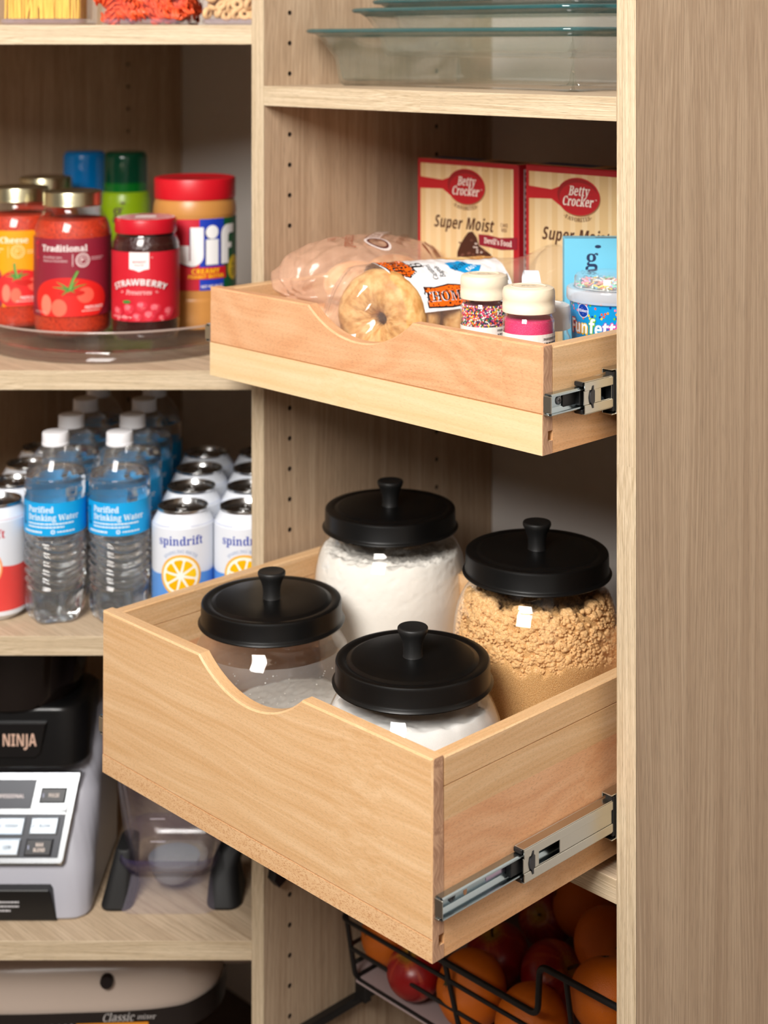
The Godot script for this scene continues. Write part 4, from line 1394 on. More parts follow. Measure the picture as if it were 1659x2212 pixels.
# ---------------------------------------------------------------- water bottles and cans
func water_bottle(label: String, at: Vector3, yaw: float) -> Node3D:
	var t := thing("water_bottle", label, "bottle", at, yaw, "water bottles")
	var prof := [Vector2(0.0, 0.006), Vector2(0.012, 0.0055), Vector2(0.022, 0.0015), Vector2(0.0265, 0.0008), Vector2(0.0300, 0.004), Vector2(0.0322, 0.011), Vector2(0.0330, 0.02), Vector2(0.0318, 0.03)]
	for k in 21:
		var y := 0.034 + 0.056 * k / 20.0
		prof.append(Vector2(0.0316 + 0.0008 * absf(sin((y - 0.034) / 0.056 * PI)), y))
	prof += [Vector2(0.0325, 0.093), Vector2(0.0325, 0.134), Vector2(0.0330, 0.138), Vector2(0.0330, 0.144), Vector2(0.0322, 0.153), Vector2(0.0300, 0.1625), Vector2(0.0262, 0.1715), Vector2(0.0212, 0.1790), Vector2(0.0160, 0.1842), Vector2(0.0132, 0.1868), Vector2(0.0126, 0.190), Vector2(0.0126, 0.197)]
	var warp := func(shrink: float) -> Callable:
		return func(q: Vector3) -> Vector3:
			var r := Vector2(q.x, q.z).length()
			if r < 1e-6:
				return q
			var a := atan2(q.x, q.z)
			var d := 0.0
			if q.y < 0.034:   # petal feet
				d -= 0.0042 * smoothstep(0.034, 0.008, q.y) * pow(absf(sin(a * 2.5 + 0.8)), 3.0) * smoothstep(0.01, 0.02, r)
			elif q.y < 0.092:   # slanting ribs
				var w := smoothstep(0.032, 0.042, q.y) * smoothstep(0.092, 0.085, q.y)
				d += 0.0015 * w * (sin((q.y + 0.005 * sin(a * 2.0 + 0.7)) / 0.0092 * TAU) - 0.3)
			var k := (r + d - shrink) / r
			return Vector3(q.x * k, q.y, q.z * k)
	var sp := smooth_profile(prof, 2)
	var fine := []
	for k in sp.size() - 1:   # denser where the ribs run
		var m := 3 if sp[k].y > 0.03 and sp[k].y < 0.094 else 1
		for q in m:
			fine.append((sp[k] as Vector2).lerp(sp[k + 1], float(q) / m))
	fine.append(sp[sp.size() - 1])
	var prof_grid := func(pr: Array, sh: float) -> MB:
		var g := MB.new()
		var w: Callable = warp.call(sh)
		g.grid(60, pr.size() - 1, func(u: float, v: float) -> Vector3:
			var q: Vector2 = pr[int(round(v * (pr.size() - 1)))]
			return w.call(Vector3(sin(u * TAU) * q.x, q.y, cos(u * TAU) * q.x)), true)
		return g
	obj("bottle_wall", prof_grid.call(fine, 0.0), M.pet, t)
	var wat := []
	for q in fine:
		if q.y < 0.158:
			wat.append(q)
	wat.append(Vector2(0.0, wat[wat.size() - 1].y))
	obj("water", prof_grid.call(wat, 0.0006), M.water, t)
	var cap := MB.new()
	cap.lathe([Vector2(0.0135, 0.1862), Vector2(0.0146, 0.1862), Vector2(0.0147, 0.1885), Vector2(0.0141, 0.1890), Vector2(0.0141, 0.1986), Vector2(0.0136, 0.1999), Vector2(0.0125, 0.2003), Vector2(0.0, 0.2003)], 96, 1, 1, Vector3.ZERO, 0.7, func(q: Vector3) -> Vector3:
		var k := 1.0 + 0.022 * signf(sin(atan2(q.x, q.z) * 48.0)) * (1.0 if q.y > 0.1888 and q.y < 0.199 else 0.0)
		return Vector3(q.x * k, q.y, q.z * k))
	obj("cap", cap, mat(rgb(236, 236, 240), 0.4), t)
	var bg := printer().rect(-102, 96.5, 102, 131.5, rgb(0, 164, 230))
	var fg := printer()
	var white := rgb(236, 248, 252)
	fg.text("Purified", Vector2(-25.4, 124.3), 8.6, white, {serif = true, bold = true, align = 1, sx = 0.86})
	fg.text("Drinking Water", Vector2(-25.4, 115.8), 8.6, white, {serif = true, bold = true, align = 1, sx = 0.86})
	fine_lines(fg, -25.4, 27, 109.3, 2, 3.5, 1.5, white, 4)
	fine_lines(fg, -32, -1, 100.6, 1, 3, 2.0, white, 6)
	fg.ring(Vector2(4.6, 101), 1.2, 2.2, white)
	fine_lines(fg, 9, 33, 100.8, 1, 3, 1.4, white, 8)
	fg.text("good", Vector2(-34, 116), 8.0, rgb(6, 70, 120), {serif = true, bold = true, turn = PI / 2})
	label_on(t, 0.0332, bg, fg)
	return t


func citrus(p: PR, c: Vector2, r: float, rind: Color, flesh: Color, dark: Color) -> void:
	p.disc(c, r, r, rind)
	p.disc(c, r * 0.93, r * 0.93, rind.lightened(0.45))
	p.disc(c, r * 0.87, r * 0.87, rgb(250, 246, 236))
	for k in 8:
		var a := TAU * k / 8.0 + 0.16
		var s := PackedVector2Array([c + Vector2(cos(a), sin(a)) * r * 0.16])
		for q in 7:
			var b := a - 0.33 + 0.66 * q / 6.0
			var rr := r * (0.76 if q > 0 and q < 6 else 0.70)
			s.append(c + Vector2(cos(b), sin(b)) * rr)
		p.poly(s, flesh.lerp(dark, 0.15 + 0.7 * hsh(k, 2.0)))


func drink_can(label: String, at: Vector3, yaw: float, low: Color, brand: Color, small: Color, rind: Color, flesh: Color, dark: Color, group: String) -> Node3D:
	var t := thing("drink_can", label, "can", at, yaw, group)
	shell(smooth_profile([Vector2(0.0, 0.006), Vector2(0.020, 0.004), Vector2(0.0235, 0.0004), Vector2(0.0255, 0.0004), Vector2(0.0288, 0.004), Vector2(0.0318, 0.0075), Vector2(0.0331, 0.0115), Vector2(0.0331, 0.060), Vector2(0.0331, 0.1030), Vector2(0.0327, 0.1070), Vector2(0.0310, 0.1110), Vector2(0.0282, 0.1160), Vector2(0.0262, 0.1195), Vector2(0.0257, 0.1212)], 3), mat(rgb(226, 230, 238), 0.3, 0.0, 0.6), t, "body", 64)
	var lid := shell([Vector2(0.0258, 0.1210), Vector2(0.0270, 0.1214), Vector2(0.0273, 0.1226), Vector2(0.0268, 0.1240), Vector2(0.0258, 0.1243), Vector2(0.0250, 0.1236), Vector2(0.0240, 0.1190), Vector2(0.0232, 0.1176), Vector2(0.0224, 0.1180), Vector2(0.0215, 0.1196), Vector2(0.0, 0.1200)], M.can_top, t, "lid", 56, 0.7)
	var tab := MB.new()
	var ring := []
	for k in 24:
		var a := TAU * k / 24.0
		ring.append(Vector3(sin(a) * 0.0062, 0.1216, cos(a) * 0.0095 + 0.006))
	tab.tube(ring, 0.0011, 8, true)
	tab.box(Vector3(-0.0055, 0.1200, -0.004), Vector3(0.0055, 0.1219, 0.006), 0.0006)
	obj("pull_tab", tab, M.can_top, lid)
	var p := printer()
	var wave := PackedVector2Array([Vector2(-100, 11.8), Vector2(100, 11.8)])
	for k in 41:
		var x := 100.0 - 5.0 * k
		wave.append(Vector2(x, 60.4 + 1.6 * sin(x * 0.09 + 1.0)))
	p.poly(wave, low)
	p.text("spindrift", Vector2(2.0, 94.6), 12.4, brand, {serif = true, bold = true, sx = 0.90})
	p.text("SPARKLING WATER", Vector2(2.2, 84.2), 4.8, small, {sx = 0.96, arc = 25.5})
	citrus(p, Vector2(2.3, 58.6), 22.0, rind, flesh, dark)
	p.text("WITH REAL SQUEEZED FRUIT", Vector2(2.3, 33.8), 3.4, low.lightened(0.5), {sx = 0.8, arc = -26.0})
	p.rect(-80, 109.9, -9, 110.2, brand.lightened(0.4))
	p.rect(13, 109.9, 80, 110.2, brand.lightened(0.4))
	var m := obj("print", p.lay(on_cylinder(0.03312), 3.5), M.print_gloss, t)
	tag(m, "printed fruit design", "")
	return t


func build_drinks() -> void:
	M.pet = sheet(rgb(230, 236, 240), 0.04, 0.04)
	M.water = solid_glass(rgb(246, 250, 252), 0.0, 0.033)
	M.can_top = mat(rgb(200, 200, 200), 0.22, 1.0)
	var y := -0.6214
	var yaw := PI / 4
	var first: Node3D
	for col in 2:
		for row in 4:
			var Z: float = [1.690, 1.768, 1.846, 1.922][row]
			var X: float = [-0.3838, -0.3145][col]
			var label := "water bottle with a blue label, %s of the row beside the %s cans" % [["front", "second", "third", "hindmost"][row], ["coral", "lemon"][col]]
			var p := at_view(X, y, Z)
			if first == null:
				first = water_bottle(label, p, yaw)
			else:
				dup(first, p, yaw + 0.02 * row, label)
	var lemon := drink_can("white sparkling water can with a lemon slice, front of the row beside the bottles", at_view(-0.2442, y, 1.678), yaw, rgb(92, 150, 222), rgb(24, 60, 170), rgb(140, 160, 196), rgb(240, 170, 24), rgb(250, 214, 40), rgb(246, 168, 10), "lemon sparkling water cans")
	var rank := ["front", "second", "third", "hindmost"]
	for col in 2:
		for row in 4:
			if col + row:
				dup(lemon, at_view([-0.2442, -0.1775][col] - 0.0012 * row, y, 1.678 + 0.0735 * row), yaw, "white sparkling water can with a lemon slice, %s of the row beside the %s" % [rank[row], ["bottles", "partition panel"][col]])
	var red := drink_can("coral and white sparkling water can with a grapefruit slice, front of its row", at_view(-0.4505, y, 1.700), yaw - 0.28, rgb(226, 74, 70), rgb(196, 30, 52), rgb(236, 130, 120), rgb(246, 150, 90), rgb(226, 60, 84), rgb(200, 30, 60), "grapefruit sparkling water cans")
	for row in range(1, 4):
		dup(red, at_view(-0.4505, y, 1.700 + 0.0735 * row), yaw - 0.28, "coral and white sparkling water can with a grapefruit slice, %s of its row" % rank[row])


# ---------------------------------------------------------------- the top shelf: glass baking dishes
func rounded_rect(u: float, a: float, b: float, r: float) -> Array:   # point and outward normal at share u of the outline
	r = minf(r, minf(a, b) - 0.0005)
	var sx := a - r
	var sy := b - r
	var arc := PI * r * 0.5
	var total := 4.0 * (sx + sy) + 4.0 * arc
	var d := fposmod(u, 1.0) * total
	var c := [Vector2(sx, sy), Vector2(-sx, sy), Vector2(-sx, -sy), Vector2(sx, -sy)]
	for k in 4:
		var straight := 2.0 * (sy if k % 2 == 0 else sx)
		var n := Vector2.RIGHT.rotated(k * PI / 2)
		var t := n.orthogonal() * -1.0
		if d < straight:
			return [c[(k + 3) % 4] + n * r + Vector2(-n.y, n.x) * d, n]
		d -= straight
		if d < arc:
			var m := n.rotated(d / r)
			return [c[k] + m * r, m]
		d -= arc
	return [Vector2(a, 0), Vector2.RIGHT]


func baking_dish(label: String, at: Vector3, a: float, b: float, h: float, flare: float) -> void:
	var t := thing("baking_dish", label, "baking dish", at, 0, "stacked glass baking dishes")
	# (offset from the rim outline, height)
	var prof := [[-flare - 0.03, 0.0012], [-flare - 0.008, 0.0002], [-flare - 0.002, 0.0022], [-flare + 0.001, 0.007], [-flare + 0.006, h * 0.5], [-0.0165, h * 0.8], [-0.014, h - 0.0085], [-0.009, h - 0.0055], [-0.002, h - 0.0048], [0.0, h - 0.0028], [-0.0012, h - 0.0006], [-0.004, h], [-0.012, h - 0.0004], [-0.018, h - 0.0035], [-0.0212, h * 0.8], [-flare + 0.0015, h * 0.5], [-flare - 0.0036, 0.0095], [-flare - 0.0075, 0.0062], [-flare - 0.014, 0.0052], [-flare - 0.03, 0.0052]]
	var part := func(from: int, to: int, closed: bool) -> MB:
		var mb := MB.new()
		var m := to - from
		mb.grid(168, m + (1 if closed else 0), func(u: float, v: float) -> Vector3:
			var k := from + int(round(v * (m + (1 if closed else 0))))
			if k > to:
				k = from
			var q := rounded_rect(u, a, b, 0.034)
			var p: Vector2 = q[0]
			var off: float = prof[k][0]
			if k >= 6 and k <= 13:   # the two grips
				off += 0.020 * smoothstep(0.062, 0.035, absf(p.y)) * smoothstep(a - 0.04, a - 0.004, absf(p.x))
			p += (q[1] as Vector2) * off
			return Vector3(p.x, prof[k][1], p.y), true, false, null, 1.0 if closed else 0.0)
		return mb
	var floor_ := MB.new()
	for y in [prof[0][1], prof[prof.size() - 1][1]]:
		var ring := PackedVector2Array()
		for k in 60:
			var q := rounded_rect(k / 60.0, a, b, 0.034)
			ring.append((q[0] as Vector2) + (q[1] as Vector2) * -(flare + 0.03))
		var idx := Geometry2D.triangulate_polygon(ring)
		for k in range(0, idx.size(), 3):
			floor_.flat(Vector3(ring[idx[k]].x, y, ring[idx[k]].y), Vector3(ring[idx[k + 1]].x, y, ring[idx[k + 1]].y), Vector3(ring[idx[k + 2]].x, y, ring[idx[k + 2]].y), Vector3.UP, 0)
	var w := part.call(0, 6, false) as MB
	w.add(part.call(13, prof.size() - 1, false) as MB).add(floor_)
	obj("glass_wall", w, M.dish, t)
	obj("rim", part.call(6, 13, true), M.dish_rim, t)
	obj("foot_edge", part.call(1, 3, false), M.dish_rim, t)


func build_dishes() -> void:
	M.dish = sheet(rgb(96, 124, 108), 0.09, 0.03)
	M.dish_rim = sheet(rgb(14, 92, 96), 0.60, 0.04, 0.7)
	var y := EYE - 0.0457
	baking_dish("largest glass baking dish, bottom of the nested stack", Vector3(0.1980, y, -0.160), 0.192, 0.126, 0.0592, 0.036)
	baking_dish("middle glass baking dish nested in the largest one", Vector3(0.2080, y + 0.0300, -0.160), 0.160, 0.100, 0.0505, 0.034)
	baking_dish("smallest glass baking dish at the top of the nested stack", Vector3(0.2170, y + 0.0500, -0.164), 0.150, 0.092, 0.0395, 0.030)


# ---------------------------------------------------------------- baking goods in the shallow drawer
func carton(called: String, label: String, cat: String, at: Vector3, yaw: float, size: Vector3, color: Color, side: Color, front: PR, flank: PR, top: PR, group := "") -> void:
	var t := thing(called, label, cat, at, yaw, group)
	var mb := MB.new()
	mb.box(Vector3(-size.x * 0.5, 0, -size.z), Vector3(size.x * 0.5, size.y, 0), 0.0009)
	obj("carton", mb, mat(color, 0.5), t)
	var w := size.x * 500.0
	obj("front_print", front.lay(func(p: Vector2, lift: float) -> Vector3: return Vector3(p.x * 0.001 - size.x * 0.5, p.y * 0.001, lift), 12.0), M.print, t)
	if flank:
		obj("flank_print", flank.lay(func(p: Vector2, lift: float) -> Vector3: return Vector3(size.x * 0.5 + lift, p.y * 0.001, -p.x * 0.001), 12.0), M.print, t)
	if top:
		obj("top_print", top.lay(func(p: Vector2, lift: float) -> Vector3: return Vector3(p.x * 0.001 - size.x * 0.5, size.y + lift, -p.y * 0.001), 12.0), M.print, t)


func cake_print(dx: float) -> PR:
	var p := printer()
	var w := 145.0
	p.rect(1, 1, w - 1, 187, rgb(176, 26, 36))
	p.rect(5, 5, w - 6.5, 182, rgb(232, 204, 158))
	for k in 9:   # the board-like tone of the print
		p.rect(5 + k * 15.0, 5, 5 + k * 15.0 + 7.0 + 4.0 * hsh(k, 4.0), 182, rgb(232, 204, 158).lerp(rgb(216, 178, 122), 0.25 + 0.4 * hsh(k, 1.0)), 0.0)
	var q := func(x: float, y: float) -> Vector2: return Vector2(x + dx, y)
	# wooden spoon
	var shadow := blob(q.call(73.0, 158.8), 27, 18.5)
	p.poly(shadow, rgb(150, 104, 70))
	p.poly(PackedVector2Array([q.call(-3.0 - dx + 4, 167.4), q.call(-3.0 - dx + 4, 154.2), q.call(38, 155.8), q.call(44, 152.5), q.call(52, 148), q.call(56, 172), q.call(46, 168), q.call(38, 165.2)]), rgb(190, 28, 34))
	p.poly(blob(q.call(72.0, 160.2), 27.2, 18.6), rgb(190, 28, 34))
	p.poly(blob(q.call(71.0, 161.4), 25.6, 16.4), rgb(150, 22, 30))
	p.poly(blob(q.call(73.0, 158.4), 24.6, 15.6), rgb(182, 28, 36))
	for k in 5:
		p.stroke(PackedVector2Array([q.call(50 + k * 3.0, 152 + k * 4.4), q.call(74, 155 + k * 3.4), q.call(95 - k * 1.5, 153 + k * 4.0)]), 0.5, rgb(160, 22, 30))
	var cream := rgb(244, 236, 224)
	p.text("Betty", q.call(73.5, 165.6), 13.5, cream, {serif = true, bold = true, skew = 0.3, sx = 0.74})
	p.text("Crocker", q.call(72.0, 155.2), 13.0, cream, {serif = true, bold = true, skew = 0.3, sx = 0.74})
	p.text("TM", q.call(94.5, 158.0), 1.8, cream)
	p.text("-FAVORITES-", q.call(71.8, 137.2), 5.6, rgb(110, 70, 44), {serif = true, bold = true, arc = -42.0, sx = 0.98})
	p.text("Super", q.call(47.0, 120.6), 17.5, rgb(84, 48, 32), {bold = true, skew = 0.26, sx = 0.84})
	p.text("Moist", q.call(92.5, 121.2), 17.5, rgb(84, 48, 32), {bold = true, skew = 0.26, sx = 0.84})
	if dx < 2.0:
		p.text("CAKE", q.call(126.3, 123.6), 5.2, rgb(110, 66, 44), {sx = 0.86})
		p.text("MIX", q.call(126.3, 118.6), 5.2, rgb(110, 66, 44), {sx = 0.86})
		p.poly(PackedVector2Array([Vector2(90.4, 111.6), Vector2(105, 111.8), Vector2(120, 110.2), Vector2(144, 112.6), Vector2(144, 100.2), Vector2(122, 98.0), Vector2(106, 99.4), Vector2(91.4, 100.2)]), rgb(140, 22, 46))
		p.text("Devil's Food", Vector2(117.6, 105.4), 8.0, rgb(240, 226, 216), {serif = true, bold = true, sx = 0.78, turn = -0.02})
		p.poly(PackedVector2Array([Vector2(60, 90), Vector2(64, 98), Vector2(70, 106), Vector2(76, 112.5), Vector2(82, 113.6), Vector2(88, 108), Vector2(91, 100), Vector2(108, 92), Vector2(112, 84), Vector2(60, 84)]), rgb(70, 36, 28))
		for k in 22:
			p.disc(Vector2(64 + 40 * hsh(k, 3), 86 + 24 * hsh(k, 5) * (1.0 - 0.4 * hsh(k, 3))), 1.2 + hsh(k, 6), 0.9, rgb(112, 70, 56) if k % 3 else rgb(214, 196, 184), 0.0, 9)
	return p


func torus(mb: MB, r0: float, r1: float, squash: float, lump: float, sd: float) -> void:
	var n := noise(int(sd) + 60, 3)
	mb.grid(48, 28, func(u: float, v: float) -> Vector3:
		var a := u * TAU
		var b := v * TAU
		var q := Vector3(cos(a) * cos(b), sin(a) * cos(b), sin(b))
		var rr := r1 * (1.0 + lump * n.get_noise_3d(cos(a) * 2.0 + sd, sin(a) * 2.0, sin(b) * 1.6 + cos(b)))
		return Vector3(cos(a) * (r0 + rr * cos(b)), sin(a) * (r0 + rr * cos(b)), rr * sin(b) * squash), true, true, null, 0.0, Vector2(3, 1.5))


func build_baking_goods() -> void:
	var fl := EYE - 0.2436 - 0.0875 + 0.0182
	# cake mix cartons
	var flank := printer().rect(1, 1, 39, 187, rgb(176, 26, 36)).rect(8, 5, 32, 182, rgb(214, 190, 190))
	for k in 26:
		flank.rect(10, 8 + k * 6.7, 10 + 20.0 * (0.5 + 0.5 * hsh(k, 2)), 8 + k * 6.7 + (3.4 if k % 4 else 5.2), rgb(40, 30, 34), 0.0)
	var lidp := printer().rect(2, 2, 143, 38, rgb(190, 150, 106)).rect(4, 14, 74, 37, rgb(34, 74, 128)).rect(92, 8, 134, 30, rgb(66, 40, 28))
	carton("cake_mix_box", "tan and red cake mix box marked Devil's Food", "food box", Vector3(0.1288, fl, -0.170), 0, Vector3(0.1453, 0.1866, 0.040), rgb(176, 26, 36), rgb(176, 26, 36), cake_print(0.0), flank, lidp, "cake mix boxes")
	carton("cake_mix_box", "tan and red cake mix box partly behind the sky blue box", "food box", Vector3(0.2839, fl, -0.1695), 0, Vector3(0.1453, 0.1885, 0.040), rgb(176, 26, 36), rgb(176, 26, 36), cake_print(-3.4), flank, lidp, "cake mix boxes")
	# sky blue box
	var bp := printer().rect(0.5, 0.5, 55.5, 126.5, rgb(112, 196, 226))
	var navy := rgb(24, 44, 84)
	bp.text("g", Vector2(26.0, 108.4), 22, navy, {serif = true, bold = true, sx = 1.0})
	bp.disc(Vector2(31.6, 119.4), 3.0, 1.6, navy)
	bp.text("good", Vector2(20.5, 88.0), 8.0, navy, {serif = true, turn = -PI / 2})
	bp.text("gather", Vector2(26.5, 84.0), 8.0, navy, {serif = true, turn = -PI / 2})
	var btop := printer().rect(0.5, 0.5, 55.5, 19.5, rgb(112, 196, 226)).rect(30, 5, 50, 10, navy)
	var b := at_view(0.1738, 0, 1.475)
	carton("blue_box", "sky blue box with a navy letter g, behind the frosting tub", "food box", Vector3(b.x, fl, b.z) + Vector3(0.0, 0, 0.0), PI / 4, Vector3(0.056, 0.1270, 0.020), rgb(112, 196, 226), rgb(112, 196, 226), bp, null, btop)
	build_sprinkles(fl)
	build_frosting(fl)
	build_bread(fl)


func build_sprinkles(fl: float) -> void:
	var cream := mat(rgb(240, 226, 200), 0.42)
	var specs := [
		["round glass jar of rainbow nonpareils under a cream lid", 0.2884, -0.0222, 0.0215, 0.1010, 0],
		["round glass jar of hot pink sugar under a cream lid", 0.3722, 0.0128, 0.0224, 0.1030, 1],
		["small clear jar of cake decorations, mostly hidden behind the pink sugar jar", 0.3520, -0.0360, 0.0205, 0.0800, 2]]
	for s in specs:
		var t := thing("sprinkle_jar", s[0], "jar", Vector3(s[1], fl, s[2]), PI / 4, "small jars of cake decorations")
		var r: float = s[3]
		var h: float = s[4]
		var lid_h := 0.0225
		shell(smooth_profile([Vector2(0.0, 0.001), Vector2(r - 0.004, 0.0005), Vector2(r - 0.0008, 0.003), Vector2(r, 0.007), Vector2(r, h - lid_h - 0.012), Vector2(r - 0.0006, h - lid_h - 0.007), Vector2(r - 0.0022, h - lid_h - 0.003), Vector2(r - 0.0024, h - lid_h + 0.003)], 3), M.glass, t, "glass_body")
		var fill := h - lid_h - 0.0045
		if s[5] == 0:
			shell([Vector2(0.0, 0.002), Vector2(r - 0.0026, 0.003), Vector2(r - 0.0026, fill - 0.002), Vector2(0.0, fill)], mat(rgb(190, 120, 130), 0.8), t, "sprinkle_core")
			var ball := MB.new()
			ball.grid(8, 6, func(u: float, v: float) -> Vector3: return Vector3(sin(u * TAU) * sin(v * PI), cos(v * PI), cos(u * TAU) * sin(v * PI)) * 0.00088, true)
			var mm := MultiMesh.new()
			mm.transform_format = MultiMesh.TRANSFORM_3D
			mm.use_colors = true
			mm.mesh = ball.mesh()
			var hues := [rgb(236, 232, 226), rgb(236, 232, 226), rgb(230, 60, 40), rgb(240, 120, 40), rgb(250, 200, 60), rgb(40, 120, 70), rgb(220, 60, 130), rgb(40, 60, 110), rgb(240, 150, 170), rgb(90, 40, 90)]
			var spots := []
			for ring in 30:
				for k in 76:
					spots.append([TAU * (k + 0.5 * (ring % 2)) / 76.0 + rng.randfn(0, 0.012), fill - 0.0012 - ring * 0.00146 + rng.randfn(0, 0.0002), r - 0.0018 - absf(rng.randfn(0, 0.0003))])
			mm.instance_count = spots.size()
			for k in spots.size():
				mm.set_instance_transform(k, Transform3D(Basis(), Vector3(sin(spots[k][0]) * spots[k][2], spots[k][1], cos(spots[k][0]) * spots[k][2])))
				mm.set_instance_color(k, (hues[rng.randi() % hues.size()] as Color).srgb_to_linear())
			var o := MultiMeshInstance3D.new()
			o.name = "nonpareils"
			o.multimesh = mm
			var bm := mat(Color.WHITE, 0.35)
			bm.vertex_color_use_as_albedo = true
			o.material_override = bm
			t.add_child(o)
			tag(o, "", "", "", "stuff")
		elif s[5] == 1:
			var pink := mat(Color.WHITE, 0.4)
			pink.albedo_texture = speckle_tex(21, 256, [rgb(200, 14, 70), rgb(228, 34, 96), rgb(236, 60, 120), rgb(250, 150, 190)], 0.3)
			shell([Vector2(0.0, 0.002), Vector2(r - 0.0016, 0.003), Vector2(r - 0.0016, fill - 0.001), Vector2(0.0, fill)], bumpy(pink, 12, 0.3, 0.03), t, "pink_sugar")
		else:
			var grey := mat(Color.WHITE, 0.5)
			grey.albedo_texture = speckle_tex(22, 128, [rgb(90, 60, 50), rgb(150, 110, 96), rgb(170, 180, 200), rgb(120, 150, 200), rgb(230, 230, 236)], 0.06)
			shell([Vector2(0.0, 0.002), Vector2(r - 0.0016, 0.003), Vector2(r - 0.0016, fill - 0.012), Vector2(0.0, fill - 0.010)], grey, t, "decorations")
		var lm: Material = cream if s[5] < 2 else mat(rgb(236, 236, 236), 0.35)
		var rl := r + 0.0004
		var lid := shell([Vector2(rl - 0.001, h - lid_h), Vector2(rl, h - lid_h + 0.0006), Vector2(rl, h - lid_h + 0.006), Vector2(rl - 0.00018, h - lid_h + 0.0064), Vector2(rl - 0.00018, h - lid_h + 0.0115), Vector2(rl, h - lid_h + 0.012), Vector2(rl - 0.0002, h - 0.0045), Vector2(rl - 0.0012, h - 0.0018), Vector2(rl - 0.0036, h - 0.0006), Vector2(rl - 0.007, h - 0.0004), Vector2(rl - 0.0074, h), Vector2(rl - 0.0086, h), Vector2(rl - 0.0090, h - 0.0005), Vector2(0.0, h - 0.0005)], lm, t, "lid", 64, 0.8)
		if s[5] < 2:
			var ink := printer().text("BEST BY", Vector2(0, 2.6), 2.7, rgb(60, 50, 44), {mono = true}).text("07 21 25", Vector2(0, -0.8), 2.7, rgb(60, 50, 44), {mono = true})
			obj("stamp", ink.lay(func(q: Vector2, lift: float) -> Vector3: return Vector3(q.x * 0.001, h - 0.0005 + lift, -q.y * 0.001), 4.0), M.print, lid)
			var fg := printer()
			fg.text("INGREDIENTS: SUGAR", Vector2(11.5, 52 if s[5] == 0 else 60), 2.6, rgb(50, 40, 40), {bold = true, sx = 0.8, align = 1})
			fine_lines(fg, 12, 30, 48.5 if s[5] == 0 else 56.5, 4, 2.6, 1.1, rgb(70, 60, 60), 2)
			var bg := printer().rect(-62, 12, 66, 55 if s[5] == 0 else 64, rgb(240, 232, 224))
			label_on(t, r + 0.0001, bg, fg)


